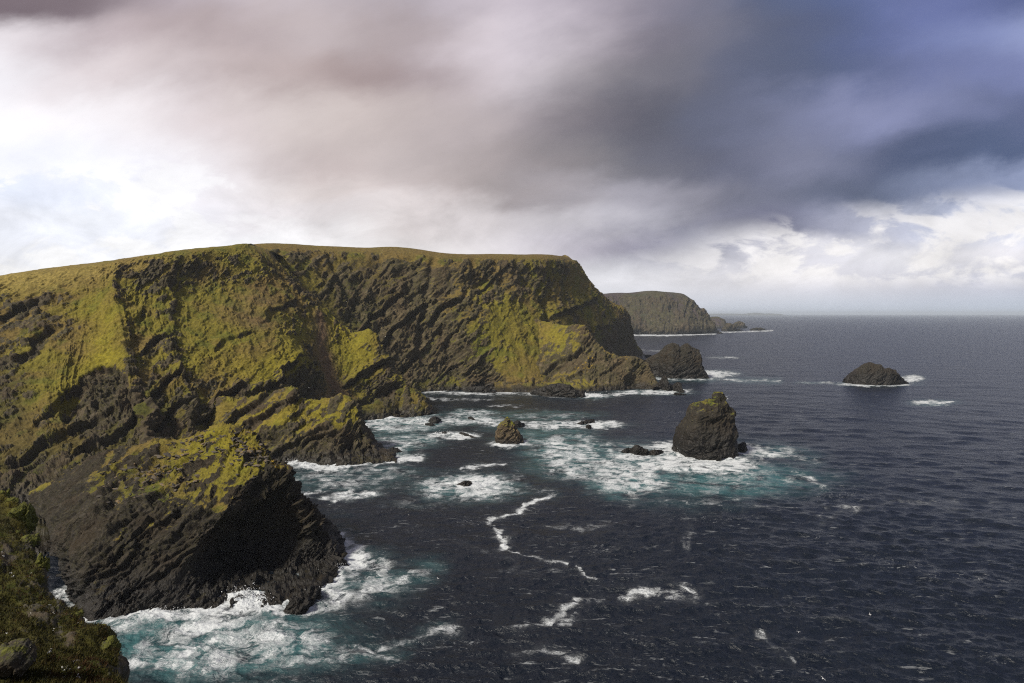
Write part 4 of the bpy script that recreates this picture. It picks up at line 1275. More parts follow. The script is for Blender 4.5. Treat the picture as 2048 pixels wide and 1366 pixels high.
def stack(name, Y0, prof, ratio=0.9, S=0.7, amp=1.0, big=1.3, veg=-0.6, vegtop=1.2, seed=0, lich=0.0, front=0.0, nu=220, nv=170, mat=None, yaw=0.0, paint=None, yl=0.25):
    """A free-standing rock: rings whose left and right ends follow the profile (py, left px, right px)."""
    prof = sorted(prof)
    py = np.array([p[0] for p in prof], float)
    zs = np.array([pt(1024, y, Y0)[2] for y in py])
    xl = np.array([pt(p[1], p[0], Y0)[0] for p in prof])
    xr = np.array([pt(p[2], p[0], Y0)[0] for p in prof])
    zz = np.linspace(zs[0] + 0.02, -6.0, nv)
    order = np.argsort(zs)
    L = np.interp(zz, zs[order], xl[order])
    Rr = np.interp(zz, zs[order], xr[order])
    below = np.clip(-zz, 0, 6)
    L -= below * 0.3
    Rr += below * 0.3
    c, hw = (L + Rr) / 2, np.maximum((Rr - L) / 2, 0.05)
    t = np.linspace(0, 2 * math.pi, nu)
    cs, sn = np.cos(t), np.sin(t)
    # squarish outline in plan, nosed towards the viewer low down
    e = 0.82
    cx = np.sign(cs) * np.abs(cs) ** e
    sy = np.sign(sn) * np.abs(sn) ** e
    low = np.clip(1 - zz / max(zs.max(), 1), 0, 1)
    fy = np.where(sy[:, None] < 0, 1 + front * low[None, :], 1.0)
    X = c[None, :] + hw[None, :] * cx[:, None]
    Yv = Y0 + hw[None, :] * ratio * sy[:, None] * fy
    P = np.stack([X, Yv, np.broadcast_to(zz, X.shape)], -1).astype(f32)
    N = normals(P)
    if np.sum(N[..., 1] * (P[..., 1] - Y0)) < 0:
        N = -N
    st = strata(P, S, ((8, 1.5), (3.2, 0.9), (1.3, 0.4)), seed=seed)
    d = amp * (st + 0.35 * S * fbm(P / (2.2 * S), 4, seed=seed + 1)) + big * S * (fbm(P / (9 * S), 3, seed=seed + 2) * 1.6 + 0.8 * fbm(P / (5 * S), 3, seed=seed + 3, ridged=True))
    d *= np.clip(hw / (3.5 * S), 0.12, 1)[None, :]
    side = 1 - 0.75 * np.abs(cx)[:, None] ** 6
    d -= d.mean()
    d *= side
    px_, py_ = proj(P)
    if paint:
        d = d + paint(px_, py_, P)
    Q = P + N * d[..., None]
    Q[-1] = Q[0]
    N1 = normals(Q)
    if np.sum(N1[..., 1] * (P[..., 1] - Y0)) < 0:
        N1 = -N1
    N1 = smooth_grid(N1, 2)
    n2 = fbm(P / (6 * S), 4, seed=seed + 6)
    vg = veg + vegtop * (0.5 * np.clip(zz / zs.max(), 0, 1)[None, :] + 0.6 * N1[..., 2]) + 0.3 * n2
    o = grid_mesh(name, Q, rock_attrs(Q, P, vg, lich, yl, seed, S, n2), mat or mat_rock)
    origin_to(o, (float(c[-1]), Y0, 0.0))
    return o


def ridge(name, pts, depth=0.9, S=0.7, amp=1.1, big=1.1, veg=-0.7, vegtop=1.0, seed=0, lich=0.0, n=240, m=150, mat=None, lean=0.0, yellow=0.2, ystart=None):
    """A rock with the crest line given by (px, crest py, foot py), as deep as it is high and wide."""
    base = float(np.median([p[2] for p in pts]))
    Yb = sea_pt(1024, base)[1] if ystart is None else ystart
    xs = np.array([p[0] for p in pts], float)
    s = np.linspace(xs[0], xs[-1], n)
    cp = np.interp(s, xs, [p[1] for p in pts])
    fp = np.interp(s, xs, [p[2] for p in pts])
    width = (xs[-1] - xs[0]) / F * Yb
    yf = np.array([sea_pt(1024, q)[1] for q in fp])
    rowsP = []
    for k in range(n):
        # crest distance such that the front slope is believable
        yc = yf[k]
        for _ in range(3):
            z = max(pt(s[k], cp[k], yc)[2], 0.02)
            yc = yf[k] + min(0.62 * z + 0.02 * width, depth * width * 0.5)
        top = pt(s[k], cp[k], yc)
        top[2] = max(top[2], 0.0)
        f0 = pt(s[k], fp[k], yf[k])
        dp = max(0.5 * depth * width * math.sin(math.pi * min(max((k + 0.5) / n, 0.02), 0.98)) ** 0.5, 0.4)
        a = np.linspace(0, 1, m // 2)
        fr = [f0 * (1 - x) + top * x + np.array([0, -0.18 * math.sin(math.pi * x) * top[2], 0.20 * math.sin(math.pi * x) * top[2]]) for x in a]
        bk = [top + np.array([0, dp * x, -(top[2] + 2.0) * x ** 1.5]) for x in np.linspace(0.03, 1, m // 3)]
        un = [f0 + np.array([0, -1.0 - 1.0 * x, -5.0 * x]) for x in (1.0, 0.6, 0.25)]
        rowsP.append(np.array(un + fr + bk + [bk[-1] + np.array([0, 0.5, -5.0])]))
    P = np.array(rowsP).astype(f32)
    N = normals(P)
    mid = N[:, 3:m // 2]
    if np.sum(mid[..., 1]) > 0:
        N = -N
    N = smooth_grid(N, 6)
    N /= np.linalg.norm(N, axis=-1, keepdims=True) + 1e-9
    st = strata(P, S, ((8, 1.5), (3.2, 0.9), (1.3, 0.4)), seed=seed)
    d = amp * (st + 0.35 * S * fbm(P / (2.2 * S), 4, seed=seed + 1)) + big * S * (fbm(P / (9 * S), 3, seed=seed + 2) * 1.2 + 0.7 * fbm(P / (5 * S), 3, seed=seed + 3, ridged=True))
    d -= d.mean()
    hgt = P[..., 2].max(1, keepdims=True)
    d *= np.clip(hgt / (5 * S), 0.08, 1)
    ra = np.arange(P.shape[1])
    d *= (1 - 0.8 * np.exp(-((ra - (3 + m // 2)) / (0.05 * m)) ** 2))[None, :]
    Q = P + N * d[..., None]
    N1 = normals(Q)
    if np.sum(N1[:, 3:m // 2, 1]) > 0:
        N1 = -N1
    N1 = smooth_grid(N1, 2)
    n2 = fbm(P / (6 * S), 4, seed=seed + 6)
    mx = P[..., 2].max()
    vg = veg + vegtop * (0.45 * np.clip(P[..., 2] / mx, 0, 1) + 0.5 * N1[..., 2]) + 0.3 * n2
    o = grid_mesh(name, Q, rock_attrs(Q, P, vg, lich, yellow, seed, S, n2), mat or mat_rock)
    origin_to(o, (float(P[..., 0].mean()), float(yf.mean()), 0.0))
    return o


def big_paint(px, py, P):
    return -3.2 * ell(px, py, 1420, 865, 26, 30, -15) - 3.0 * ell(px, py, 1447, 895, 12, 14) + 2.2 * ell(px, py, 1385, 870, 22, 40, 20)


o = stack('sea_stack', 440, [(784, 1431, 1438), (787, 1428, 1442), (791, 1426, 1445), (799, 1425, 1446), (801, 1410, 1447), (806, 1391, 1453), (816, 1381, 1459), (826, 1377, 1464), (840, 1374, 1465),
                             (855, 1362, 1466), (866, 1356, 1468), (880, 1350, 1469), (895, 1350, 1470), (906, 1348, 1468)], ratio=0.95, S=0.75, veg=-0.60, vegtop=1.25, seed=20, yl=0.0, front=0.30, nu=420, nv=300, paint=big_paint, amp=0.85, big=1.3)
tag(o, 'tallest sea stack, dark rock with moss on its knobbly peak', 'sea stack', group='rocks standing in the bay')
o = ridge('skerry_rock', [(1466, 905, 907), (1470, 896, 907), (1477, 889, 907), (1484, 884, 906), (1489, 883, 904), (1492, 890, 902), (1495, 899, 901), (1497, 901, 901.5)], S=0.45, seed=21, veg=-1.2)
tag(o, 'small black rock at the right foot of the tallest sea stack', 'rock', group='rocks standing in the bay')
o = stack('sea_stack', 476, [(833, 1014, 1016), (837, 1011, 1019), (842, 1008, 1024), (846, 1001, 1027), (850, 997, 1030), (855, 994, 1032), (863, 993, 1037), (872, 990.5, 1043), (880, 991, 1047), (887, 993, 1047)],
          ratio=0.8, S=0.5, amp=1.2, big=1.3, veg=-0.50, vegtop=1.35, seed=22, front=0.25, nu=260, nv=200, lich=0.12, mat=land_material('sunlit_stack_rock', 0.5, 4.5, rocks=((0.045, 0.036, 0.026), (0.20, 0.155, 0.10)), bump=0.6, film=0.3))
tag(o, 'stubby brown sea stack with a bright green tip in mid bay', 'sea stack', group='rocks standing in the bay')
SK = [
    ('skerry_rock', [(1025, 850, 855), (1029, 843, 855.5), (1035, 840.5, 856), (1039, 842, 856), (1043, 846, 855), (1046, 846, 852), (1049, 847, 849)], .5, 'dark rock just behind the stubby brown stack', 'rock', {}),
    ('skerry_rock', [(856, 842, 844), (860, 837, 846), (866, 833, 847.5), (872, 832.5, 847.5), (877, 835, 846), (880, 839, 843), (883, 841.5, 842)], .5, 'round black rock beside the tip of the green hillside', 'rock', {}),
    ('skerry_rock', [(850, 848, 850), (855, 845.5, 851), (861, 845, 852), (866, 847, 852), (871, 850, 851.5)], .4, 'flat rock washed by foam in front of the round black rock', 'rock', {}),
    ('skerry_rock', [(936, 835, 837), (940, 833, 838), (944, 834, 839), (948, 836, 841), (951, 840, 841)], .4, 'tiny dark rock in foam left of the stubby stack', 'rock', {}),
    ('skerry_rock', [(881, 866, 867.5), (886, 864, 869), (892, 863.5, 869), (897, 866, 868)], .35, 'small rock at the left end of a white breaker', 'rock', {}),
    ('skerry_rock', [(916, 866, 868), (922, 864.5, 870), (928, 864.5, 871), (934, 867, 872), (939, 870, 872)], .35, 'long low rock breaking through the white breaker', 'rock', {}),
    ('skerry_rock', [(937, 870, 871.5), (942, 870, 874), (948, 873, 875.5), (953, 875, 876)], .3, 'low slab at the right end of the white breaker', 'rock', {}),
    ('skerry_rock', [(912, 969, 970), (918, 967, 971), (924, 963, 972), (930, 961, 973), (937, 960.5, 972), (942, 963, 971), (944, 967, 969)], .3, 'brown rock alone inside a round patch of foam', 'rock', {}),
    ('skerry_rock', [(948, 968, 969), (950, 966, 969), (952, 968, 969)], .2, 'speck of rock beside the rock in the round foam patch', 'rock', {}),
    ('skerry_rock', [(1241, 904, 905), (1246, 900, 905.5), (1252, 896, 906), (1257, 894.5, 906), (1260, 897, 905), (1262, 900, 904)], .4, 'leftmost pointed rock of the reef left of the tallest stack', 'rock', {}),
    ('skerry_rock', [(1258, 898, 904), (1264, 895, 908), (1272, 894, 910), (1280, 894.5, 910.5), (1288, 897, 911), (1294, 899, 911), (1299, 903, 909)], .45, 'middle and largest rock of the reef left of the tallest stack', 'rock', {}),
    ('skerry_rock', [(1296, 905, 909), (1302, 900, 910), (1309, 899, 911), (1316, 900, 910), (1323, 900, 907), (1329, 904, 906), (1332, 905.5, 906)], .45, 'rounded right hand rock of the reef left of the tallest stack', 'rock', {}),
    ('skerry_rock', [(1151, 848, 849), (1157, 845, 850), (1164, 842, 850), (1168, 843.5, 849), (1175, 840, 848.5), (1182, 838, 847.5), (1187, 838, 846.5), (1189, 845, 846.5)], .45, 'slanting black slab of rock amid a white breaker in the bay', 'rock', {}),
    ('skerry_rock', [(1171, 853, 855), (1175, 849, 857), (1178, 848.5, 858), (1181, 851, 856.5), (1183, 853, 855)], .35, 'small rock in front of the slanting black slab', 'rock', {}),
    ('skerry_rock', [(770, 901, 902), (777, 897, 903.5), (785, 894.5, 904), (793, 896, 904), (799, 899.5, 903.5), (804, 902.5, 903.5)], .4, 'low rock off the end of the yellow green promontory', 'rock', {}),
    ('skerry_rock', [(566, 1222, 1223), (574, 1211, 1226), (584, 1201, 1227), (596, 1195, 1226), (606, 1192, 1223), (612, 1196, 1219), (617, 1207, 1215)], .35, 'wet black rock at the foot of the dark headland amid surf', 'rock', {}),
    ('skerry_rock', [(604, 1195, 1208), (612, 1181, 1211), (621, 1173, 1210), (630, 1170, 1205), (637, 1176, 1198), (642, 1187, 1194)], .35, 'black rock touching the seaward corner of the dark headland', 'rock', {}),
    ('skerry_rock', [(1311, 776, 778), (1318, 763, 779), (1326, 753, 780), (1331, 751, 781), (1335, 757, 782), (1338, 766, 782), (1343, 769, 781), (1346, 778, 780)], .6, 'jagged brown rock at the seaward end of the low spur', 'rock', {}),
    ('skerry_rock', [(1343, 772, 781), (1347, 768, 782), (1352, 765, 783), (1356, 763.5, 784), (1360, 764.5, 784.5), (1364, 774, 785), (1369, 784, 785)], .5, 'black tooth of rock at the outermost end of the low spur', 'rock', {}),
    ('skerry_rock', [(1345, 788, 788.5), (1351, 786, 790), (1360, 786, 790.5), (1368, 787.5, 790), (1374, 789, 789.5)], .4, 'flat slab awash in front of the black tooth of rock', 'rock', {}),
    ('skerry_rock', [(1060, 785, 789), (1080, 776, 791), (1100, 769, 793), (1120, 766, 794), (1135, 770, 795), (1150, 778, 796), (1162, 785, 795), (1170, 791, 794)], .8, 'rounded dark shelf of rock on the shore under the spur', 'rock', {}),
    ('skerry_rock', [(925, 781, 783), (945, 773, 785), (965, 771, 786), (980, 777, 786), (992, 784, 786)], .7, 'low shelf of rock at the foot of the tall cliff', 'rock', {}),
    ('sea_stack', [(1286, 721, 727), (1292, 718, 750), (1302, 712.5, 752), (1316, 706, 753), (1324, 698, 755), (1332, 690, 756.5), (1338, 687, 757), (1343, 685, 757.5), (1350, 686, 757.5), (1355, 688, 757.5), (1359, 694, 757.5), (1364, 690.5, 757.5), (1370, 687, 757.5), (1376, 686, 757.5), (1383, 693, 757.5), (1390, 697, 757.5), (1398, 700, 757.5), (1402, 714, 757.5), (1405, 731, 757.5), (1411, 743, 757.5), (1418, 754, 757.5)], 1.0, 'broad twin peaked stack of layered rock beyond the low spur', 'sea stack', dict(veg=-0.95, n=420, m=240, amp=0.7, big=0.15)),
    ('rocky_islet', [(1690, 760, 764), (1693, 757, 766), (1711, 741, 768.5), (1722, 732, 769.5), (1730, 727, 770), (1736, 724.5, 770), (1742, 724, 770), (1751, 728, 770.5), (1761, 729, 770.5), (1770, 737, 770.5), (1779, 735, 770.5), (1789, 741, 770), (1801, 753, 769), (1812, 763, 768), (1818, 765.5, 767)], 1.0, 'lone brown humped islet ringed by surf far out to the right', 'islet', dict(veg=-0.8, n=420, m=240, amp=0.8, big=0.3, yellow=0.0)),
    ('distant_rock', [(1443, 661, 662), (1450, 651.5, 662.2), (1455, 647, 662.5), (1459, 646, 662.5), (1464, 648, 662.5), (1468, 650.5, 662.5), (1472, 658, 662), (1479, 658.5, 661.5), (1487, 660, 661)], 2.5, 'dark conical islet off the hazy headland', 'islet', dict(mat=mat_dist)),
    ('distant_rock', [(1462, 650, 655.5), (1470, 645, 656), (1476, 642.5, 656), (1480, 641.8, 656), (1487, 645.5, 656), (1491, 651, 655.8), (1495, 655, 655.6)], 2.5, 'paler pyramid islet behind the dark conical islet', 'islet', dict(mat=mat_dist)),
    ('distant_rock', [(1500, 658.5, 660.5), (1506, 656.5, 661), (1512, 654.5, 661.2), (1519, 655.5, 661.2), (1526, 657.5, 661), (1533, 659.8, 660.5)], 2.2, 'low outermost rock of the hazy far group', 'islet', dict(mat=mat_dist)),
    ('distant_rock', [(1434, 666, 667), (1438, 664.5, 667.3), (1442, 664, 667.3), (1446, 666, 667)], 1.2, 'tiny rock at the tip of the hazy headland', 'rock', dict(mat=mat_dist)),
    ('skerry_rock', [(1286, 713, 714.5), (1290, 709.8, 715), (1296, 709, 715.3), (1302, 710, 715), (1308, 713.5, 714.5)], .8, 'low rock half hidden between tall cliff and twin peaked stack', 'rock', {}),
]
for i, (nm, pts, S, lab, cat, kw) in enumerate(SK):
    k = dict(n=160, m=100, veg=-1.1, vegtop=0.9)
    k.update(kw)
    o = ridge(nm, pts, S=S, seed=40 + i * 3, **k)
    tag(o, lab, cat, group='rocks far up the coast' if nm == 'distant_rock' else 'rocks standing in the bay')

# lichen crusted boulders along the edge of the bank
mat_lichen = land_material('lichen_boulder_rock', 0.09, 0.01, rocks=((0.030, 0.028, 0.025), (0.085, 0.08, 0.068)), bump=0.8, film=0.5)


def boulder(px, py, Y, wpx, hpx, seed, lab, veg=0.62, yl=(0.125, 0.128, 0.027)):
    import bmesh
    bm = bmesh.new()
    bmesh.ops.create_icosphere(bm, subdivisions=6, radius=1)
    V_ = np.array([v.co[:] for v in bm.verts])
    T_ = np.array([[v.index for v in f.verts] for f in bm.faces])
    bm.free()
    rx, rz = wpx / 2 / F * Y, hpx / 2 / F * Y
    c = pt(px, py, Y)
    D = V_ * np.array([rx, rx * 1.1, rz])
    S_ = rx
    q = D + c
    dd = 0.30 * S_ * fbm(q / (0.9 * S_), 4, 0.55, seed=seed) + facets(q, np.array([1.1, 0.9, 0.6]) * S_, seed) * 0.9 + 0.05 * S_ * fbm(q / (0.12 * S_), 3, seed=seed + 3)
    D = D * (1 + dd / S_)[:, None]
    n_ = len(D)
    vg = veg + 0.35 * V_[:, 2] + 0.4 * fbm(q / (0.5 * S_), 4, seed=seed + 5)
    ti = np.array(yl)[None, :] * (0.8 + 0.5 * fbm(q / (0.3 * S_), 3, seed=seed + 6))[:, None]
    ob = raw_mesh('lichen_boulder', D + c - np.array([0, 0, -rz * 0.1]), T_, {'veg': vg, 'tint': ti, 'lich': np.zeros(n_)}, mat_lichen)
    origin_to(ob, (c[0], c[1], c[2] - rz))
    tag(ob, lab, 'boulder', group='lichen boulders on the near bank')


for bx in ((4, 1004, 68, 26, 46, 1, 'topmost lichen boulder of the near bank at the picture edge', .75), (24, 1008, 65, 26, 22, 2, 'small rounded lichen boulder behind the topmost one', .5), (42, 1042, 59, 46, 60, 3, 'largest yellow green lichen boulder on the bank edge', .8),
           (36, 1088, 52, 22, 44, 4, 'narrow lichen boulder below the largest one', .8), (62, 1086, 50, 30, 30, 5, 'dark knobbly boulder jutting from the bank edge', .45), (84, 1134, 45, 22, 44, 6, 'upright lichen boulder halfway down the bank edge', .75),
           (150, 1234, 36, 34, 22, 7, 'lichen boulder at the notch above the surf', .6), (200, 1262, 34, 30, 24, 8, 'brown tufted boulder on the lower bank edge', .3), (222, 1300, 31, 30, 50, 9, 'tall lichen boulder at the lower right of the bank', .55),
           (30, 1316, 26, 74, 60, 10, 'big grey boulder with a mossy rim in the grass', .2)):
    boulder(*bx[:7], veg=bx[7])

# ================================================================== LOOSE STONES, PLANTS
def ico():
    import bmesh
    bm = bmesh.new()
    bmesh.ops.create_icosphere(bm, subdivisions=1, radius=1)
    V = np.array([v.co[:] for v in bm.verts])
    Fc_ = np.array([[v.index for v in f.verts] for f in bm.faces])
    bm.free()
    return V, Fc_


IV, IFc = ico()


def scatter_stones(name, pos, nrm, size, mat, seed, flat=0.55):
    rg = np.random.default_rng(seed)
    VV, FF = [], []
    for k, (p, n, s) in enumerate(zip(pos, nrm, size)):
        v = IV * (1 + 0.35 * rg.normal(size=(len(IV), 1)).clip(-1, 1)) * np.array([1.3, 0.75, flat]) * s
        a = rg.random() * 6.28
        c, s_ = math.cos(a), math.sin(a)
        tl = rg.normal(0, 0.35)
        v = v @ np.array([[c, s_, 0], [-s_, c, 0], [0, 0, 1]])
        v = v @ np.array([[math.cos(tl), 0, math.sin(tl)], [0, 1, 0], [-math.sin(tl), 0, math.cos(tl)]])
        VV.append(v + p + n * s * 0.15)
        FF.append(IFc + k * len(IV))
    return raw_mesh(name, np.concatenate(VV), np.concatenate(FF), None, mat, smooth=False)


ms, t, b = new_mat('loose_stone')
geo = t.new('ShaderNodeNewGeometry')
rnd = geo.outputs['Random Per Island']
n = t.noise(geo.outputs['Position'], 2.0, 5)
cc = t.mix(rnd, c4(0.035, 0.030, 0.024), c4(0.125, 0.105, 0.078))
cc = t.mix(t.ramp01(t.math('ADD', n, t.math('MULTIPLY', rnd, 0.25)), 0.72, 0.84, 0, 0.8), cc, c4(0.26, 0.15, 0.022))
t.put(b.inputs['Base Color'], cc)
b.inputs['Roughness'].default_value = 0.9

npx, npy = proj(NQ)
cand = (npx > 200) & (npx < 570) & (npy > 855) & (npy < 1010) & (NN[..., 2] > 0.45)
wt = (0.35 * ell(npx, npy, 330, 940, 130, 40, -15) + 0.5 * ell(npx, npy, 500, 915, 40, 20, 30) + 0.25 * ell(npx, npy, 430, 880, 60, 20)) * cand
wt = wt.ravel() / wt.sum()
rg = np.random.default_rng(5)
pick = rg.choice(len(wt), 900, replace=False, p=wt)
o = scatter_stones('scree_rubble', NQ.reshape(-1, 3)[pick], NN.reshape(-1, 3)[pick], 0.2 + 1.3 * rg.random(900) ** 4, ms, 6, 0.34)
tag(o, 'loose lichened stones scattered over the top of the dark headland', 'rubble', 'stuff')

mp_, t, b = new_mat('spray_water')
b.inputs['Base Color'].default_value = c4(0.80, 0.82, 0.83)
b.inputs['Roughness'].default_value = 0.9
pos, nr, sz = [], [], []
for cx, cy, n_, rx, hz_, rmax in ((486, 1204, 900, 3.2, 3.2, 0.16), (515, 1206, 400, 3.0, 1.8, 0.14), (640, 1190, 350, 2.6, 1.8, 0.14), (672, 1140, 300, 2.0, 1.6, 0.13), (330, 1226, 300, 6.0, 1.0, 0.14), (585, 928, 300, 3.0, 2.2, 0.2),
                                  (1446, 908, 420, 4.0, 3.2, 0.24), (1362, 910, 260, 3.0, 2.2, 0.22), (842, 842, 260, 4.0, 2.4, 0.26), (890, 868, 220, 6.0, 1.6, 0.24), (1190, 792, 200, 7.0, 2.2, 0.35), (1420, 752, 200, 8.0, 2.0, 0.35), (768, 770, 10, 1, 1, 0.2)):
    c = sea_pt(cx, cy)
    for _ in range(n_):
        h_ = abs(rg.normal(0, 0.55)) * hz_
        pos.append(c + np.array([rg.normal(0, rx * (0.55 + 0.2 * h_ / hz_)), rg.normal(0, rx * 0.35), 0.2 + h_]))
        nr.append(np.array([0, 0, 1.0]))
        sz.append(rmax * (0.25 + 0.75 * rg.random() ** 2))
o = scatter_stones('surf_spray', np.array(pos), np.array(nr), np.array(sz), mp_, 19, 0.9)
tag(o, 'white spray thrown up where waves hit the rocks', 'spray', 'stuff')

# white sea campion and lichen patches on the bank
mw, t, b = new_mat('white_petal')
b.inputs['Base Color'].default_value = c4(0.78, 0.78, 0.74)
b.inputs['Roughness'].default_value = 0.8
bpx, bpy_ = proj(BQ)
pos, nr, sz = [], [], []
for cx, cy, n_, sp in ((4, 1097, 4, 5), (10, 1112, 5, 5), (25, 1148, 5, 5), (56, 1152, 7, 6), (48, 1138, 3, 5), (20, 1163, 2, 4), (4, 1172, 3, 4), (78, 1172, 6, 6), (45, 1170, 2, 3), (85, 1188, 3, 4),
                       (74, 1214, 5, 4), (95, 1216, 6, 6), (110, 1228, 3, 4), (98, 1305, 8, 7), (18, 1270, 2, 4), (105, 1265, 3, 4), (90, 1338, 3, 4), (128, 1350, 10, 8), (150, 1330, 4, 6), (155, 1352, 4, 5), (40, 1350, 3, 4), (128, 1337, 3, 5), (12, 1190, 2, 4), (155, 1247, 2, 3), (65, 1240, 3, 20), (30, 1220, 3, 15)):
    for _ in range(n_):
        x, y = cx + rg.normal(0, sp * 0.6), cy + rg.normal(0, sp * 0.6)
        dd = (bpx - x) ** 2 + (bpy_ - y) ** 2
        k = np.unravel_index(np.argmin(dd), dd.shape)
        if dd[k] < 30:
            for _q in range(3):
                pos.append(BQ[k] + rg.normal(0, 0.035, 3))
                nr.append(BN[k])
                sz.append(0.022 + 0.03 * rg.random())
o = scatter_stones('campion_flowers', np.array(pos), np.array(nr), np.array(sz), mw, 9, 0.6)
tag(o, 'tiny white flowers dotted over the mossy bank', 'flowers', 'stuff')

# turf blades on the bank
mg, t, b = new_mat('turf_blade')
geo = t.new('ShaderNodeNewGeometry')
rnd = geo.outputs['Random Per Island']
gc = t.mix(rnd, c4(0.018, 0.021, 0.005), c4(0.066, 0.055, 0.012))
gc = t.mix(t.ramp01(t.noise(geo.outputs['Position'], 0.9, 3), 0.50, 0.64), gc, c4(0.050, 0.026, 0.010))
t.put(b.inputs['Base Color'], gc)
b.inputs['Roughness'].default_value = 0.85
b.inputs['Specular IOR Level'].default_value = 0.2
okm = ((BV > 0.45) & (bpx > -260) & (bpx < 275) & (bpy_ > 975) & (bpy_ < 1420) & (BN[..., 2] > 0.1)).ravel()
ids = np.nonzero(okm)[0]
NB = 70000
ids = rg.choice(ids, NB)
base = BQ.reshape(-1, 3)[ids] + rg.normal(0, 0.05, (NB, 3))
nn = BN.reshape(-1, 3)[ids]
hgt = (0.05 + 0.13 * rg.random(NB))[:, None]
tipd = nn * 0.5 + np.array([0.25, -0.05, 0.6]) + rg.normal(0, 0.35, (NB, 3))
tip = base + tipd * hgt
sd_ = np.cross(tipd, rg.normal(size=(NB, 3)))
sd_ /= np.linalg.norm(sd_, axis=1, keepdims=True) + 1e-9
wd = (0.012 + 0.012 * rg.random(NB))[:, None]
V = np.stack([base - sd_ * wd - nn * 0.03, base + sd_ * wd - nn * 0.03, tip], 1).reshape(-1, 3)
o = raw_mesh('turf_grass', V, np.arange(NB * 3).reshape(-1, 3), None, mg, smooth=False)
tag(o, 'short windblown grass and moss on the near bank', 'grass', 'stuff')

# ================================================================== GULLS
mgull, t, b = new_mat('gull_feathers')
t.put(b.inputs['Base Color'], t.attr('tint', 'Vector'))
b.inputs['Roughness'].default_value = 0.7


def gull_mesh():
    """One continuous gull: body, head, bill, tail and two bent wings grown from the flanks."""
    V, Q, C = [], [], []
    ns = 10
    sec = [(-0.30, 0.004, 0.01), (-0.27, 0.05, 0.008), (-0.20, 0.05, 0.022), (-0.10, 0.062, 0.05), (0.0, 0.072, 0.066), (0.09, 0.062, 0.062), (0.15, 0.040, 0.045), (0.19, 0.040, 0.042), (0.225, 0.032, 0.034), (0.245, 0.012, 0.014), (0.275, 0.008, 0.009), (0.295, 0.002, 0.002)]
    for i, (x, w, h) in enumerate(sec):
        zc = 0.02 if x > 0.16 else 0.0
        for k in range(ns):
            a = 2 * math.pi * k / ns
            V.append((x, w * math.cos(a), zc + h * math.sin(a)))
            C.append((0.75, 0.55, 0.08) if x > 0.24 else (0.80, 0.80, 0.78))
    for i in range(len(sec) - 1):
        for k in range(ns):
            a, b_ = i * ns + k, i * ns + (k + 1) % ns
            Q.append((a, b_, b_ + ns, a + ns))
    for s in (-1, 1):
        st = [(0.05, 0.02, 0.075, -0.075, .012), (0.18, 0.07, 0.07, -0.07, .011), (0.34, 0.12, 0.075, -0.05, .009), (0.50, 0.10, 0.03, -0.06, .007), (0.62, 0.06, -0.03, -0.09, .004), (0.70, 0.03, -0.11, -0.13, .001)]
        b0 = len(V)
        for y, z, le, te, th in st:
            for (xx, zz) in ((le, 0), (0.5 * (le + te), th), (te, 0), (0.5 * (le + te), -th)):
                V.append((xx + 0.02, s * y, 0.03 + z + zz))
                C.append((0.03, 0.03, 0.03) if y > 0.6 else ((0.45, 0.46, 0.48) if zz > 0 else (0.75, 0.75, 0.74)))
        for i in range(len(st) - 1):
            for k in range(4):
                a, c = b0 + i * 4 + k, b0 + i * 4 + (k + 1) % 4
                Q.append((a, c, c + 4, a + 4) if s > 0 else (a, a + 4, c + 4, c))
    return np.array(V), np.array(Q), np.array(C)


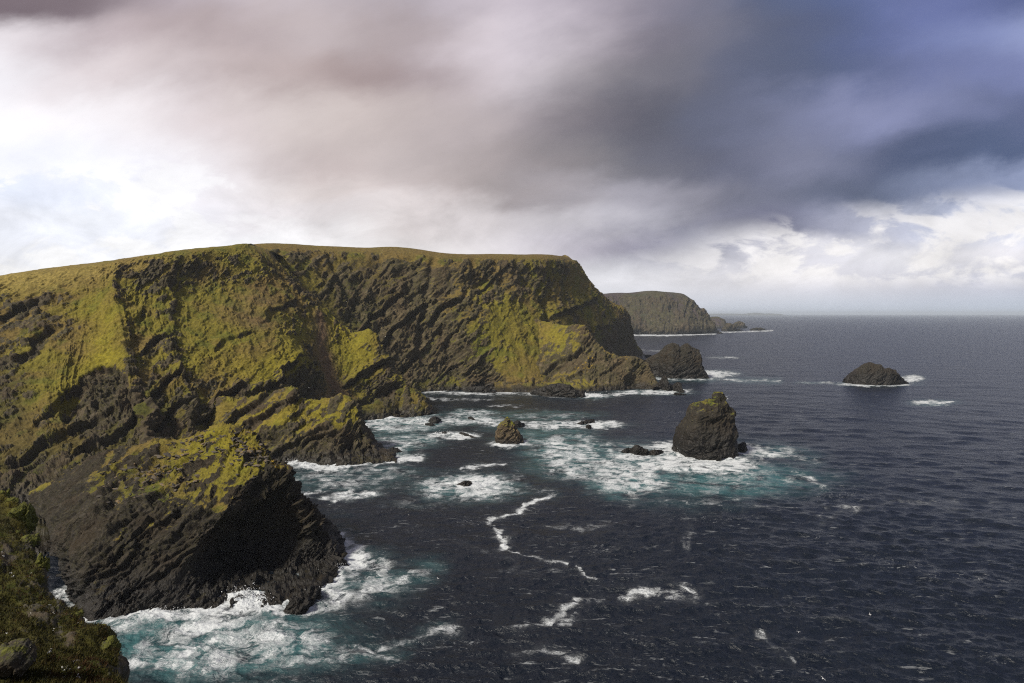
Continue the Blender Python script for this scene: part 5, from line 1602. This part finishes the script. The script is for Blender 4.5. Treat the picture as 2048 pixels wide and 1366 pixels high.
gv, gq, gc_ = gull_mesh()
g0 = None
GULLS = [(1646, 1357, 132, 35, 25, 'gull gliding low over dark water near the bottom edge'),
         (1740, 1229, 165, 160, -15, 'gull banking over the open sea above the lowest one'),
         (1597, 1264, 172, 80, 10, 'small gull skimming waves left of the banking gull'),
         (817, 1030, 270, 20, -20, 'gull over dark water below the foam of the promontory'),
         (956, 1049, 282, 110, 15, 'gull just left of the winding foam line'),
         (748, 830, 470, 60, -25, 'gull in front of the dark cave below the hillside tip'),
         (618, 775, 430, 10, 20, 'gull against the grass above the promontory'),
         (1268, 741, 600, 140, 10, 'gull in front of the dark hollow in the low spur'),
         (1725, 703, 900, 30, 0, 'far gull above the lone islet'),
         (1678, 785, 640, 75, 20, 'gull over waves left of and below the lone islet'),
         (1820, 795, 600, 15, -10, 'gull over waves below the lone islet'),
         (1902, 783, 640, 100, 15, 'gull far right over waves beside the lone islet'),
         (876, 1157, 200, 45, 10, 'gull over dark water right of the dark headland')]
for i, (x, y, Yd, rz, bank, lab) in enumerate(GULLS):
    if g0 is None:
        o = raw_mesh('gull', gv, gq, {'tint': gc_}, mgull)
        g0 = o
    else:
        o = g0.copy()
        coll.objects.link(o)
    p = pt(x, y, Yd)
    p[2] = max(p[2], 1.5)
    o.location = p
    o.rotation_euler = (R(bank), 0, R(rz))
    o.scale = (1.0, 1.0, 1.0)
    tag(o, lab, 'gull', group='gulls flying over the bay')

# ================================================================== HAZE
hz = raw_mesh('haze', np.array([(x, y, z) for x in (-66000, 66000) for y in (-400, 66000) for z in (-25, 215)], float),
              np.array([(0, 1, 3, 2), (4, 6, 7, 5), (0, 4, 5, 1), (2, 3, 7, 6), (0, 2, 6, 4), (1, 5, 7, 3)]), None, None, smooth=False)
mh = bpy.data.materials.new('haze')
mh.use_nodes = True
mh.node_tree.nodes.clear()
t = NT(mh.node_tree)
out = t.new('ShaderNodeOutputMaterial')
pvn = t.new('ShaderNodeVolumePrincipled')
pvn.inputs['Color'].default_value = (0.80, 0.90, 1.0, 1)
pvn.inputs['Density'].default_value = 3.6e-5
pvn.inputs['Anisotropy'].default_value = 0.0
t.l.new(pvn.outputs[0], out.inputs['Volume'])
hz.data.materials.append(mh)
tag(hz, 'thin sea haze over the whole bay', 'haze', 'stuff')

# ================================================================== RENDER
scene.render.engine = 'CYCLES'
scene.view_settings.view_transform = 'Standard'
scene.view_settings.look = 'None'
scene.view_settings.exposure = 0.0
scene.view_settings.gamma = 1.0
cy = scene.cycles
cy.use_denoising = False
cy.filter_width = 1.15
cy.max_bounces = 5
cy.diffuse_bounces = 2
cy.glossy_bounces = 2
cy.volume_bounces = 1
cy.transparent_max_bounces = 4
cy.sample_clamp_indirect = 5
